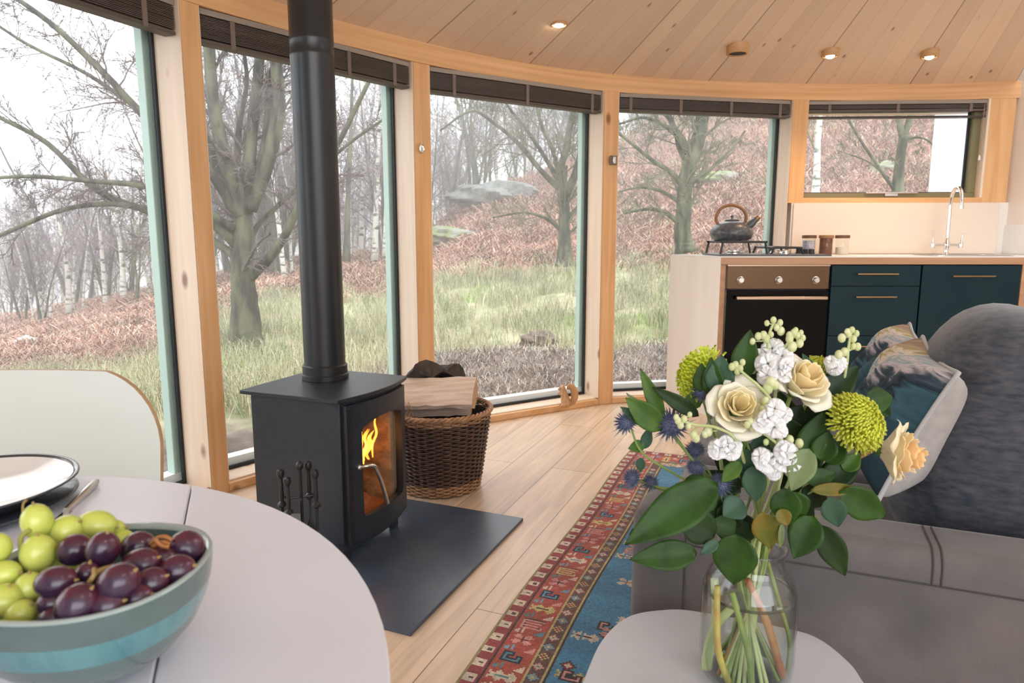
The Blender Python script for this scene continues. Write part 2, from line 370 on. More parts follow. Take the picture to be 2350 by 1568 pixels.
# panel joints measured along the beam
JT = [ang(-.42, 3.535), ang(.10, 3.93), ang(.598, 4.16), ang(1.207, 4.327), ang(1.831, 4.422), ang(2.487, 4.459)]
step = (JT[0]-JT[2])/2
joints = [JT[5]-.155, *reversed(JT)] + [JT[0]+step*k for k in range(1, 9)]
def ceil_mat():
    m, t, b = newmat('whitewashed_spruce_boards'); N, L = t.nodes, t.links
    uv = N.new('ShaderNodeUVMap'); uv.uv_map = 'UVMap'; sp = N.new('ShaderNodeSeparateXYZ'); L.new(uv.outputs[0], sp.inputs[0])
    def groove(mult, wid, depth):
        a = N.new('ShaderNodeMath'); a.operation = 'MULTIPLY'; a.inputs[1].default_value = mult; L.new(sp.outputs['X'], a.inputs[0])
        f = N.new('ShaderNodeMath'); f.operation = 'PINGPONG'; f.inputs[1].default_value = .5; L.new(a.outputs[0], f.inputs[0])
        r = N.new('ShaderNodeMapRange'); r.inputs[1].default_value = wid*.4; r.inputs[2].default_value = wid; r.inputs[3].default_value = 1-depth; r.inputs[4].default_value = 1; L.new(f.outputs[0], r.inputs[0]); return r.outputs[0]
    mp = N.new('ShaderNodeMapping'); mp.inputs['Scale'].default_value = (7, .45, 1); L.new(uv.outputs[0], mp.inputs[0])
    n = N.new('ShaderNodeTexNoise'); n.inputs['Scale'].default_value = 2; n.inputs['Detail'].default_value = 3; L.new(mp.outputs[0], n.inputs['Vector'])
    r = N.new('ShaderNodeValToRGB'); r.color_ramp.elements[0].position = .3; r.color_ramp.elements[1].position = .75
    r.color_ramp.elements[0].color = (.80, .61, .445, 1); r.color_ramp.elements[1].color = (.76, .56, .40, 1); L.new(n.outputs['Fac'], r.inputs[0])
    # each board has a tone of its own
    fl = N.new('ShaderNodeMath'); fl.operation = 'MULTIPLY'; fl.inputs[1].default_value = 5; L.new(sp.outputs['X'], fl.inputs[0])
    f2 = N.new('ShaderNodeMath'); f2.operation = 'FLOOR'; L.new(fl.outputs[0], f2.inputs[0])
    wn = N.new('ShaderNodeTexWhiteNoise'); wn.noise_dimensions = '1D'; L.new(f2.outputs[0], wn.inputs['W'])
    wr = N.new('ShaderNodeMapRange'); wr.inputs[3].default_value = .93; wr.inputs[4].default_value = 1.06; L.new(wn.outputs[0], wr.inputs[0])
    def mul(a, bb):
        x = N.new('ShaderNodeMix'); x.data_type = 'RGBA'; x.blend_type = 'MULTIPLY'; x.inputs[0].default_value = 1; L.new(a, x.inputs[6]); L.new(bb, x.inputs[7]); return x.outputs[2]
    c = mul(mul(mul(r.outputs[0], groove(1, .009, .50)), groove(5, .03, .16)), wr.outputs[0])
    m2 = N.new('ShaderNodeMapping'); m2.inputs['Scale'].default_value = (5.6, 3.6, 1); L.new(uv.outputs[0], m2.inputs[0])
    v = N.new('ShaderNodeTexVoronoi'); v.inputs['Scale'].default_value = 1.15; L.new(m2.outputs[0], v.inputs['Vector'])
    k = N.new('ShaderNodeMapRange'); k.inputs[1].default_value = .05; k.inputs[2].default_value = .13; k.inputs[3].default_value = .8; k.inputs[4].default_value = 0; L.new(v.outputs['Distance'], k.inputs[0])
    cs = N.new('ShaderNodeSeparateXYZ'); L.new(v.outputs['Color'], cs.inputs[0])
    gt = N.new('ShaderNodeMath'); gt.operation = 'MULTIPLY'; L.new(k.outputs[0], gt.inputs[0]); g2 = N.new('ShaderNodeMapRange'); g2.inputs[1].default_value = .35; g2.inputs[2].default_value = .7; L.new(cs.outputs['X'], g2.inputs[0]); L.new(g2.outputs[0], gt.inputs[1])
    y = N.new('ShaderNodeMix'); y.data_type = 'RGBA'; L.new(gt.outputs[0], y.inputs[0]); L.new(c, y.inputs[6]); y.inputs[7].default_value = (.20, .09, .04, 1)
    L.new(y.outputs[2], b.inputs['Base Color']); b.inputs['Roughness'].default_value = .6
    return m
JTL = joints[-1]
vs = []; fs = []; uvs = []
K = 6; R_ = 10
for j in range(len(joints)-1):
    for q in range(K):
        t0 = lerp(joints[j], joints[j+1], q/K); t1 = lerp(joints[j], joints[j+1], (q+1)/K)
        for r in range(R_):
            quad = []
            for (tt, rr, uu) in ((t0, r, q/K), (t1, r, (q+1)/K), (t1, r+1, (q+1)/K), (t0, r+1, q/K)):
                e = on(tt, .10); p = lerp(e, V((APX.x, APX.y, 0)), rr/R_*.93)
                dist = (p-e).length; p = V((p.x, p.y, BTOP-.02+ZR*dist))
                quad.append(p); uvs.append((j+uu, dist))
            o = len(vs); vs += quad; fs.append((o, o+1, o+2, o+3))
me = bpy.data.meshes.new('ceiling'); me.from_pydata([tuple(v) for v in vs], [], fs)
ul = me.uv_layers.new(name='UVMap'); ul.data.foreach_set('uv', [c for p in uvs for c in p])
me.materials.append(ceil_mat()); co = bpy.data.objects.new('ceiling', me); C.objects.link(co); co['kind'] = 'structure'
so = co.modifiers.new('thick', 'SOLIDIFY'); so.thickness = .12; so.offset = 1
def ceil_hit(px, py):
    d = ray(px, py); lo, hi = .3, 8
    f = lambda t: (V((0, 0, H))+d*t).z - (BTOP-.02+ZR*max(0, _edge_d(V((0, 0, H))+d*t)))
    for _ in range(60):
        m_ = (lo+hi)/2
        if f(m_) > 0: hi = m_
        else: lo = m_
    return V((0, 0, H))+d*lo
def _edge_d(p):
    # distance back along the fan line from the wall
    dr = V((p.x-APX.x, p.y-APX.y, 0))
    if dr.length < 1e-6: return 3.9
    dr.normalize(); t = 0; lo, hi = 0, 9
    for _ in range(40):
        m_ = (lo+hi)/2; q = V((p.x, p.y, 0))+dr*m_
        if math.hypot(q.x-CX, q.y-CY) < rad(ang(q.x, q.y))+.10: lo = m_
        else: hi = m_
    return lo

# curved glulam beam under the ceiling edge
def arc_beam(name, ta, tb, o0, o1, z0, z1, mat, n=40, parent=None):
    mb = MB(); vs = []
    for i in range(n+1):
        th = lerp(ta, tb, i/n)
        vs += [on(th, o0, z0), on(th, o1, z0), on(th, o1, z1), on(th, o0, z1)]
    fs = [(i*4+a, i*4+(a+1) % 4, i*4+4+(a+1) % 4, i*4+4+a) for i in range(n) for a in range(4)]
    fs += [(0, 1, 2, 3), (n*4+3, n*4+2, n*4+1, n*4)]
    mb.add(vs, fs); return mb.build(name, mat, parent)
def beam_mat():
    m, t, b = newmat('glulam_beam'); N, L = t.nodes, t.links
    uv = N.new('ShaderNodeUVMap'); uv.uv_map = 'UVMap'; mp = N.new('ShaderNodeMapping'); mp.inputs['Scale'].default_value = (1.2, 45, 1); L.new(uv.outputs[0], mp.inputs[0])
    n = N.new('ShaderNodeTexNoise'); n.inputs['Scale'].default_value = 1; n.inputs['Detail'].default_value = 5; L.new(mp.outputs[0], n.inputs['Vector'])
    r = N.new('ShaderNodeValToRGB'); r.color_ramp.elements[0].position = .3; r.color_ramp.elements[1].position = .75
    r.color_ramp.elements[0].color = (.82, .51, .26, 1); r.color_ramp.elements[1].color = (.66, .35, .15, 1); L.new(n.outputs['Fac'], r.inputs[0]); L.new(r.outputs[0], b.inputs['Base Color']); b.inputs['Roughness'].default_value = .5
    return m
BM = beam_mat()
def arc_uv(o, n):
    me = o.data; ul = me.uv_layers.new(name='UVMap')
    for lp in me.loops:
        v = me.vertices[lp.vertex_index].co; ul.data[lp.index].uv = (ang(v.x, v.y)*4, v.z)
tb = arc_beam('trim_1', TH0, TH1, 0, .13, EAVE, BTOP, BM, 60); arc_uv(tb, 60); tb['kind'] = 'structure'
# slim recess band above the glazing, set back behind the beam
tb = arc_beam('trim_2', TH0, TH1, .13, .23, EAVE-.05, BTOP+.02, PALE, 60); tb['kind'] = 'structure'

# posts
POST = [(None, None), ((-1.186, 2.59), (-1.148, 2.655)), ((-.478, 3.464), (-.408, 3.531)), ((.537, 4.123), (.626, 4.159)), ((1.739, 4.387), (1.841, 4.40)), ((2.931, 4.347), (3.075, 4.334))]
t_ = ang(-1.167, 2.62)+.305
p0a, p0b = on(t_+.011), on(t_-.011); POST[0] = ((p0a.x, p0a.y), (p0b.x, p0b.y))
t_ = t_+.305; q0 = on(t_)
DEP = .205
trim_n = [2]
def post(a, b, z0, z1, dep=DEP, mat=PINE_V):
    a = V((*a, 0)); b = V((*b, 0)); th = ang((a.x+b.x)/2, (a.y+b.y)/2); out = V((math.cos(th), math.sin(th), 0))
    trim_n[0] += 1
    mb = MB().hexa(*(V((q.x, q.y, z0)) for q in (a, b, b+out*dep, a+out*dep)), V((0, 0, z1-z0)))
    o = mb.build('trim_%d' % trim_n[0], mat, bevel=.002); o['kind'] = 'structure'; return out
outs = []
for i, (a, b) in enumerate(POST):
    outs.append(post(a, b, 0 if i < 4 else (1.24 if i == 4 else .0), EAVE))
post((-2.19, 1.20), (-2.18, 1.28), 0, EAVE)

# window bays: pale sill, gasket, pane and outside frame, each on its own chord
def bay(n, i, j, z0=.0, z1=EAVE, ext=EXTF):
    a = V((*POST[i][1], 0)); b = V((*POST[j][0], 0)); d = (b-a).normalized(); out = V((-d.y, d.x, 0))
    w = struct('window_%d' % n, tuple((a+b)/2+V((0, 0, z0))))
    L_ = (b-a).length
    def P(s, o, z): return a+d*s+out*o+V((0, 0, z))
    def bar(s0, s1, o0, o1, za, zb, mb): mb.hexa(P(s0, o0, za), P(s1, o0, za), P(s1, o1, za), P(s0, o1, za), V((0, 0, zb-za))); return mb
    GO = .150
    mb = MB(); bar(0, L_, -.0, .022, z0, z0+.035, mb); mb.build('sill_nosing', PINE_H, w, bevel=.003)
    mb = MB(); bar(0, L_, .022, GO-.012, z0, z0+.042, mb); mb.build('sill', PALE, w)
    mb = MB(); bar(L_-.004, L_, .004, GO-.012, z0+.042, z1, mb); bar(0, .004, .004, GO-.012, z0+.042, z1, mb); mb.build('lit_post_facing', PALE, w)  # added strips paint window light onto the post sides as paler wood
    mb = MB(); g = .016
    bar(0, L_, GO-.012, GO, z0+.042, z0+.042+g, mb); bar(0, L_, GO-.012, GO, z1-.03-g, z1-.03, mb)
    bar(0, g, GO-.012, GO, z0+.042, z1-.03, mb); bar(L_-g, L_, GO-.012, GO, z0+.042, z1-.03, mb)
    mb.build('gasket', GASK, w)
    mb = MB(); bar(.0, L_, GO+.004, GO+.010, z0+.045, z1-.03, mb); mb.build('pane', GLASS, w)
    mb = MB(); f = .05
    bar(-.03, L_+.03, GO+.012, GO+.07, z0-.03, z0+.042+f*.9, mb); mb.build('outer_sill', EXTW, w)
    mb = MB()
    bar(-.03, g+.012, GO+.012, GO+.052, z0+.085, z1, mb); bar(L_-g-.020, L_+.03, GO+.012, GO+.052, z0+.085, z1, mb); bar(0, L_, GO+.012, GO+.052, z1-.06, z1, mb)
    mb.build('outer_frame', ext, w, bevel=.003)
    return w, a, b, d, out, L_
# bay furthest left
POST.insert(0, ((-2.19, 1.20), (-2.18, 1.28)))
bays = [bay(1, 0, 1), bay(2, 1, 2), bay(3, 2, 3), bay(4, 3, 4), bay(5, 4, 5)]

# venetian blinds pulled up to the head of each window
def blind(bayt, label, zt=EAVE, hgt=.125, tapes=(.12, .5, .88), inset=.012):
    w, a, b, d, out, L_ = bayt
    def P(s, o, z): return a+d*s+out*o+V((0, 0, z))
    o = thing('venetian_blind', label, 'blind', tuple(P(L_/2, .05, zt-hgt)), 'raised venetian blinds along the glazing')
    def bar(s0, s1, o0, o1, za, zb, mb): mb.hexa(P(s0, o0, za), P(s1, o0, za), P(s1, o1, za), P(s0, o1, za), V((0, 0, zb-za))); return mb
    i0 = .016
    bar(inset, L_-inset, i0, i0+.05, zt-.024, zt-.002, MB()).build('headrail', BLINDR, o, bevel=.002)
    mb = MB(); n = int((hgt-.045)/.0055)
    for k in range(n):
        z = zt-.030-k*.0055; e = random.uniform(-.0012, .0012)
        bar(inset, L_-inset, i0+.002+e, i0+.052+e, z-.0032, z, mb)
    mb.build('slats', BLIND, o)
    bar(inset, L_-inset, i0, i0+.054, zt-hgt, zt-hgt+.014, MB()).build('bottom_rail', BLIND, o, bevel=.002)
    for s in tapes:
        bar(L_*s-.009, L_*s+.009, i0-.003, i0+.002, zt-hgt-.002, zt-.026, MB()).build('ladder_tape', TAPE, o)
    return o
blind(bays[0], 'raised dark venetian blind at the far left edge window', tapes=(.2, .8))
blind(bays[1], 'raised dark venetian blind above the window behind the white chair')
blind(bays[2], 'raised dark venetian blind partly behind the black flue pipe', tapes=(.13, .5, .65, .9))
blind(bays[3], 'raised dark venetian blind above the log basket and squirrel window', tapes=(.13, .53, .93))
blind(bays[4], 'raised dark venetian blind on the window left of the kitchen', hgt=.105, tapes=(.07, .35, .64, .93))

# kitchen window
a = V((1.841, 4.40, 0)); b = V((2.931, 4.347, 0)); d = (b-a).normalized(); out = V((-d.y, d.x, 0)); L_ = (b-a).length
kw = struct('window_6', tuple((a+b)/2+V((0, 0, 1.24))))
def P(s, o, z): return a+d*s+out*o+V((0, 0, z))
def bar(s0, s1, o0, o1, za, zb, mb): mb.hexa(P(s0, o0, za), P(s1, o0, za), P(s1, o1, za), P(s0, o1, za), V((0, 0, zb-za))); return mb
bar(0, L_, 0, .16, 1.24, 1.272, MB()).build('timber_sill', PINE_H, kw)
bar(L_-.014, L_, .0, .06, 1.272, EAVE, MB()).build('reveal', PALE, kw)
mb = MB(); bar(0, L_-.014, .055, .10, 1.272, 1.305, mb); bar(L_-.06, L_-.014, .055, .10, 1.305, EAVE-.02, mb); bar(0, L_, .055, .10, EAVE-.04, EAVE, mb); mb.build('sash_frame', KHAKI, kw, bevel=.002)
mb = MB(); bar(0, L_-.06, .095, .103, 1.305, 1.312, mb); bar(L_-.074, L_-.06, .09, .103, 1.305, EAVE-.04, mb); mb.build('gasket', GASK, kw)
bar(0, L_-.06, .104, .109, 1.305, EAVE-.04, MB()).build('pane', GLASS, kw)
h = bar(.40, .72, .035, .050, 1.300, 1.309, MB()); h.hexa(P(.52, .04, 1.283), P(.60, .04, 1.283), P(.60, .056, 1.283), P(.52, .056, 1.283), V((0, 0, .02))); h.build('handle', STEEL, kw, bevel=.002)
kb = (kw, a, b, d, out, L_)
kbl = blind(kb, 'half lowered narrow venetian blind above the kitchen sink window', hgt=.07, tapes=(.12, .5, .9), inset=.006)
tz = V((0, 0, 0))
mb = MB().tube([P(L_-.03, .012, EAVE-.03), P(L_-.032, .012, 1.50)], .0022, 6); mb.build('cord', BLINDR, kbl)
MB().tube([P(L_-.032, .012, 1.53), P(L_-.032, .012, 1.50)], [.004, .008], 8).build('cord_pull', EXTW, kbl)
mb = MB(); [bar(.006, L_-.006, .016+k*.0, .066, EAVE-.098-k*.004, EAVE-.096-k*.004, mb) for k in range(3)]; mb.build('lowered_slats', BLIND, kbl)

# wall below the kitchen window: cream splashback panel and timber, right hand wall
wb = MB(); A = V((1.765, 4.392, 0)); B = V((3.12, 4.328, 0)); o_ = V((0, .14, 0))
wb.hexa(A, B, B+o_, A+o_, V((0, 0, 1.24))); wbo = wb.build('wall_back', CREAM); wbo['kind'] = 'structure'
SPL = M('cream_gloss_splashback', (.80, .70, .61), .22, col2=(.78, .675, .585), scale=1.5)
A = V((1.775, 4.378, .0)); B = V((3.03, 4.320, .0)); o_ = V((0, .008, 0))
A.z = B.z = .923
t_ = MB().hexa(A, B, B+o_, A+o_, V((0, 0, .3145))).build('splashback', SPL, bevel=.001)
tag(t_, 'cream panel splashback on the wall behind the tap and jars', 'splashback')
t_ = MB().box(3.09, 3.22, -2.8, 4.36, 0, 2.75).build('wall_right', CREAM); t_['kind'] = 'structure'
t_ = MB().box(-2.4, 3.22, -2.95, -2.8, 0, 2.75).build('wall_rear', WALLW); t_['kind'] = 'structure'
t_ = MB().box(-2.35, -2.2, -2.8, .1, 0, 2.75).build('wall_left', WALLW); t_['kind'] = 'structure'
e_ = [on(lerp(JTL, TH1, i/12), .1) for i in range(13)]
t_ = MB().prism([(p.x, p.y) for p in e_]+[(-2.3, .1), (-2.3, -2.9), (3.2, -2.9), (3.2, .62), (APX.x+.2, APX.y+.16), (APX.x, APX.y+.2), (APX.x-.2, APX.y)], 2.42, 2.56).build('ceiling', WALLW); t_['kind'] = 'structure'
t_ = MB().box(3.078, 3.09, 3.62, 4.33, .922, 1.10).build('side_splashback', M('white_gloss_panel', (.82, .84, .86), .15)); tag(t_, 'low white splashback panel on the right hand wall at the worktop end', 'splashback')

# pale outside fin wall seen through the kitchen window
ft = struct('wall_outside')
MB().box(3.15, 3.36, 5.02, 5.28, -.3, 2.6).build('boards', M('white_outside_board', (.80, .80, .79), .6, col2=(.74, .74, .73), scale=12, stretch=(4, 1, .1)), ft)
MB().box(3.36, 3.46, 4.98, 5.30, -.3, 2.6).build('corner_board', M('outside_larch', (.60, .47, .36), .7, col2=(.52, .40, .30), scale=10, stretch=(3, 1, .1)), ft)

# small iron mongery on the posts
p = aty(967, 340, 3.47); o = thing('wall_hook', 'small oval metal hook plate on the pine post above the log basket', 'hook', tuple(p))
out2 = outs[2]; fr = axis_frame(p, -out2)
MB().lathe([(.001, 0), (.013, 0), (.013, .004), (.009, .007)], 20, fr, fx=1.0, fy=2.0).build('plate', STEEL, o, smooth=True)
MB().tube(bez([fr @ V((0, .01, .006)), fr @ V((0, .0, .022)), fr @ V((0, -.018, .02)), fr @ V((0, -.02, .01))], 5), .0035, 8).build('hook', CHROME, o, smooth=True)
p = aty(1407, 368, 4.13); o = thing('wall_bracket', 'small square metal bracket on the pine post right of the squirrel', 'bracket', tuple(p))
out3 = outs[3]; fr = axis_frame(p, -out3)
MB().box(-.024, .024, -.026, .026, 0, .006, fr).build('plate', M('dull_bracket_metal', (.20, .17, .14), .45, .8), o, bevel=.002)
MB().box(-.010, .010, -.020, .020, .006, .018, fr).build('catch', STEEL, o, bevel=.003)

# hearth slab
hc = atz(1201, 1196, 0); h1 = atz(943, 1462, 0); 
hz = .012; hl = (h1-hc).length
v_ = (hc-h1).normalized(); u_ = V((v_.y, -v_.x, 0))
A_ = hc; B_ = hc-u_*.92; Cc = h1-u_*.92
t_ = MB().hexa(A_, B_, Cc, h1, V((0, 0, hz))).build('hearth_slab', SLATE, bevel=.002, org=tuple((hc+h1)/2))
tag(t_, 'dark slate hearth slab set in the oak floor under the stove', 'hearth')
# ================================================================ STOVE
def L2(a, b, z=0): return so_+U*a+VV*b+V((0, 0, z))      # stove frame: a towards the room, b away along the front
so_ = V((-.519, 1.988, 0))
ST = .546
WB, DB = .355, .335                                     # width along b, depth along -a
st = thing('wood_burning_stove', 'black steel wood burning stove with a lit fire, on the slate hearth', 'stove', tuple(L2(-.16, .18)))
def boxuv(a0, a1, b0, b1, z0, z1, mb=None):
    mb = mb or MB(); m = frame(so_, U, VV, ZZ); return mb.box(a0, a1, b0, b1, z0, z1, m)
ms = frame(so_, U, VV, ZZ)
# body: hollow firebox (walls), open at the front behind the glass
mb = MB()
boxuv(-DB, .003, 0, .018, .075, ST-.012, mb); boxuv(-DB, .003, WB-.012, WB, .075, ST-.012, mb); boxuv(-DB, -DB+.012, .012, WB-.012, .075, ST-.012, mb)
boxuv(-DB, -.012, 0, WB, .06, .082, mb); boxuv(-DB+.01, -.03, .012, WB-.012, ST-.03, ST-.014, mb)
mb.build('body', BLACK, st, bevel=.002)
# curved front plate with the door in it
def bow(b): return .028*(1-((b-WB/2)/(WB/2))**2)
def curved(a0, a1, b0, b1, z0, z1, mb=None, n=14):
    mb = mb or MB(); vs = []
    for i in range(n+1):
        b = lerp(b0, b1, i/n); w = bow(b)
        for a, z in ((a0, z0), (a1, z0), (a1, z1), (a0, z1)): vs.append(L2(a+w, b, z))
    fs = [(i*4+q, i*4+(q+1) % 4, i*4+4+(q+1) % 4, i*4+4+q) for i in range(n) for q in range(4)]+[(0, 1, 2, 3), (n*4+3, n*4+2, n*4+1, n*4)]
    return mb.add(vs, fs)
curved(-.02, .0, 0, WB, .06, .085).build('lower_front_plate', BLACK, st); curved(-.02, .0, 0, WB, ST-.026, ST-.012).build('upper_front_plate', BLACK, st)
# door: a bowed ring with an arched-top rounded opening, glass set in it
z0, z1, b0, b1 = .082, ST-.024, .012, WB-.010
gz0, gz1, gb0, gb1 = .155, .462, .068, WB-.048
def ring(nm, mat, a0, a1, parent):
    nb, nz = 90, 116; mb = MB()
    def inside(b, z):
        top = gz1 - .022*((b-(gb0+gb1)/2)/((gb1-gb0)/2))**2
        if b < gb0 or b > gb1 or z < gz0 or z > top: return False
        r = .016
        for (cb, cz, sb, sz) in ((gb0+r, gz0+r, -1, -1), (gb1-r, gz0+r, 1, -1), (gb0+r, top-r, -1, 1), (gb1-r, top-r, 1, 1)):
            if (b-cb)*sb > 0 and (z-cz)*sz > 0 and math.hypot(b-cb, z-cz) > r: return False
        return True
    # cells of the ring
    ids = {}; vs = []; fs = []
    def vid(i, j, s_):
        k = (i, j, s_)
        if k not in ids:
            b = lerp(b0, b1, i/nb); z = lerp(z0, z1, j/nz); ids[k] = len(vs); vs.append(L2((a1 if s_ else a0)+bow(b), b, z))
        return ids[k]
    cell = [[not inside(lerp(b0, b1, (i+.5)/nb), lerp(z0, z1, (j+.5)/nz)) for j in range(nz)] for i in range(nb)]
    for i in range(nb):
        for j in range(nz):
            if not cell[i][j]: continue
            fs.append((vid(i, j, 1), vid(i+1, j, 1), vid(i+1, j+1, 1), vid(i, j+1, 1)))
            fs.append((vid(i, j, 0), vid(i, j+1, 0), vid(i+1, j+1, 0), vid(i+1, j, 0)))
            for di, dj, e in ((-1, 0, ((i, j), (i, j+1))), (1, 0, ((i+1, j), (i+1, j+1))), (0, -1, ((i, j), (i+1, j))), (0, 1, ((i, j+1), (i+1, j+1)))):
                ii, jj = i+di, j+dj
                if ii < 0 or jj < 0 or ii >= nb or jj >= nz or not cell[ii][jj]:
                    (p, q), (r, s2) = e; fs.append((vid(p, q, 0), vid(r, s2, 0), vid(r, s2, 1), vid(p, q, 1)))
    mb.add(vs, fs); return mb.build(nm, mat, parent)
door = ring('door', BLACK, -.004, .016, st)
curved(-.002, .002, gb0-.006, gb1+.006, gz0-.006, gz1+.004).build('door_glass', thin_glass('stove_glass', (.93, .86, .74), .9, .02), door)
curved(.014, .020, b0-.004, b0+.012, z0+.01, z1-.01, n=2).build('door_edge_bead', IRON, door)
# bent steel handle on the hinge-side stile
hp = [L2(.03, .050, .322), L2(.052, .058, .326), L2(.066, .078, .322), L2(.070, .090, .300), L2(.072, .108, .262), L2(.074, .128, .205), L2(.075, .135, .180)]
MB().tube(bez(hp, 5), .0066, 12).build('handle', STEEL, door, smooth=True)
MB().ball(L2(.032, .050, .322), .010, 14).build('handle_boss', STEEL, door, smooth='all')
# top plate with bowed front edge
mb = MB(); pts = []
n = 16; ov = .020
pl = [L2(-DB-ov*1.2, -ov), L2(-DB-ov*1.2, WB+ov)] + [L2(.012+.034*(1-((b-WB/2)/(WB/2+ov))**2), b) for b in [lerp(WB+ov, -ov, i/n) for i in range(n+1)]]
mb.prism([(p.x, p.y) for p in pl], ST-.012, ST+.001); mb.build('top_plate', BLACK, st, bevel=.0018)
# plinth legs
for a in (-.30, -.03):
    for b in (.02, WB-.055): boxuv(a-.0, a+.018, b, b+.035, hz, .062).build('leg', BLACK, st, bevel=.002)
boxuv(-.05, -.03, .06, WB-.06, hz+.02, .06).build('ash_lip', IRON, st)
# flue collar and pipe
fc = V((-.638, 2.292, 0)); mf = Matrix.Translation(fc)
MB().lathe([(.070, ST), (.0775, ST+.002), (.0775, ST+.018), (.0745, ST+.020), (.0745, ST+.048), (.070, ST+.052)], 48, mf).build('flue_collar', IRON, st, smooth=True)
ptop = min(BTOP-.02+ZR*_edge_d(fc+V((.07*math.cos(a), .07*math.sin(a), 0))) for a in (0, .8, 1.57, 2.4, 3.14, 3.9, 4.7, 5.5))-.002
pipe = MB().lathe([(.0685, ST+.03), (.0685, 1.585), (.0694, 1.588), (.0694, 1.596), (.0685, 1.599), (.0685, 1.632), (.0692, 1.634), (.0692, 1.642), (.0685, 1.644), (.0685, ptop)], 64, mf)
pipe.build('flue_pipe', M('satin_black_flue_enamel', (.014, .016, .019), .33, spec=.55), st, smooth=True)
# fire: firebrick lining, ember bed, two burning logs, flames
BRK = M('sooty_firebrick', (.30, .19, .10), .9, col2=(.13, .075, .045), scale=14, stretch=(1, 1, 2.2), detail=6, bump=.4)
mb = MB(); boxuv(-DB+.014, -DB+.03, .014, WB-.014, .09, ST-.04, mb); boxuv(-DB+.03, -.03, .014, .028, .09, ST-.04, mb); boxuv(-DB+.03, -.03, WB-.028, WB-.014, .09, ST-.04, mb)
mb.build('firebricks', BRK, st)
fire = MB().grid(lambda u, v: L2(lerp(-DB+.03, -.04, u), lerp(.03, WB-.03, v), .10+.03*math.sin(u*3.1)*math.sin(v*3.1)+random.uniform(0, .008)), 14, 14).build('embers', M('glowing_embers', (.03, .01, .005), .9, col2=(.12, .03, .01), scale=40, emit=(1, .22, .03), es=.10), st)
for q, (b, zz, r) in enumerate(((.10, .14, .030), (.21, .145, .034), (.16, .19, .028))):
    MB().tube([L2(-.30, b+.02, zz), L2(-.17, b, zz+.004), L2(-.06, b-.015, zz-.004)], [r, r*1.04, r*.95], 9).build('burning_log', M('charred_log_%d' % q, (.03, .018, .012), .9, col2=(.16, .07, .03), scale=30, emit=(1, .25, .04), es=.12), st)
fm = bpy.data.materials.new('flame'); fm.use_nodes = True; t = fm.node_tree; N, L = t.nodes, t.links
for n_ in list(N): N.remove(n_)
o_ = N.new('ShaderNodeOutputMaterial'); e = N.new('ShaderNodeEmission'); tr = N.new('ShaderNodeBsdfTransparent'); ad = N.new('ShaderNodeAddShader'); lw = N.new('ShaderNodeLayerWeight'); lw.inputs[0].default_value = .5
cr = N.new('ShaderNodeValToRGB'); cr.color_ramp.elements[0].color = (1, .42, .06, 1); cr.color_ramp.elements[1].color = (.35, .03, .0, 1); L.new(lw.outputs['Facing'], cr.inputs[0]); L.new(cr.outputs[0], e.inputs[0]); e.inputs[1].default_value = 1.7
L.new(e.outputs[0], ad.inputs[0]); L.new(tr.outputs[0], ad.inputs[1]); L.new(ad.outputs[0], o_.inputs[0])
rf = random.Random(3)
for k in range(6):
    b = .190+.028*k*.55+rf.uniform(-.006, .006); zt = .255+(.155 if k in (1, 2, 3) else .08)*rf.uniform(.75, 1); a = -.09+rf.uniform(-.025, .025)
    j = lambda s: rf.uniform(-s, s); hgt_ = rf.uniform(.07, .15); z_ = .265+j(.02); pth = [L2(a, b+.015+j(.01), z_), L2(a, b+j(.012), z_+hgt_*.3), L2(a+.008, b+.012+j(.012), z_+hgt_*.55), L2(a, b+.018+j(.01), z_+hgt_*.8), L2(a, b+.040+j(.012), z_+hgt_)]
    pp = bez(pth, 5); n = len(pp); MB().tube(pp, [max(.0008, (.011 if k % 3 else .007)*math.sin(math.pi*(.12+.88*i/(n-1)))**.8) for i in range(n)], 8, flat=.45).build('flame', fm, st, smooth='all')
light('fire_glow', 'POINT', tuple(L2(-.12, .15, .30)), .30, (1, .45, .12), shadow_soft_size=.05)

# ================================================================ companion set
cs = L2(-.045, -.130, hz); cst = thing('fireside_tool_stand', 'black iron companion set stand in front of the stove side', 'tool stand', tuple(cs))
MB().lathe([(.05, 0), (.075, .004), (.075, .010), (.02, .016), (.007, .02)], 28, Matrix.Translation(cs)).build('base', IRON, cst, smooth=True)
MB().tube([cs+V((0, 0, .012)), cs+V((0, 0, .355))], .0055, 10).build('pole', IRON, cst)
MB().ball(cs+V((0, 0, .362)), .011, 14, sc=(1, 1, 1.25)).build('finial', IRON, cst, smooth='all')
mb = MB()
for a in (0, 90, 180, 270):
    d = V((math.cos(math.radians(a+20)), math.sin(math.radians(a+20)), 0)); mb.tube([cs+V((0, 0, .268)), cs+d*.040+V((0, 0, .268)), cs+d*.045+V((0, 0, .276))], .003, 8)
mb.build('hanger_cross', IRON, cst)
kinds = [('fireside_brush', 'black fireside hearth brush hanging on the left of the companion set', 'brush'), ('fireside_shovel', 'small ash shovel with grey blade hanging on the companion set', 'shovel'),
         ('fireside_tongs', 'black coal tongs hanging at the back of the companion set', 'tongs'), ('fireside_poker', 'black poker hanging on the right of the companion set', 'poker')]
spots = [(-.052, -.012, .345), (-.026, -.034, .330), (.018, .020, .358), (.046, -.008, .342)]
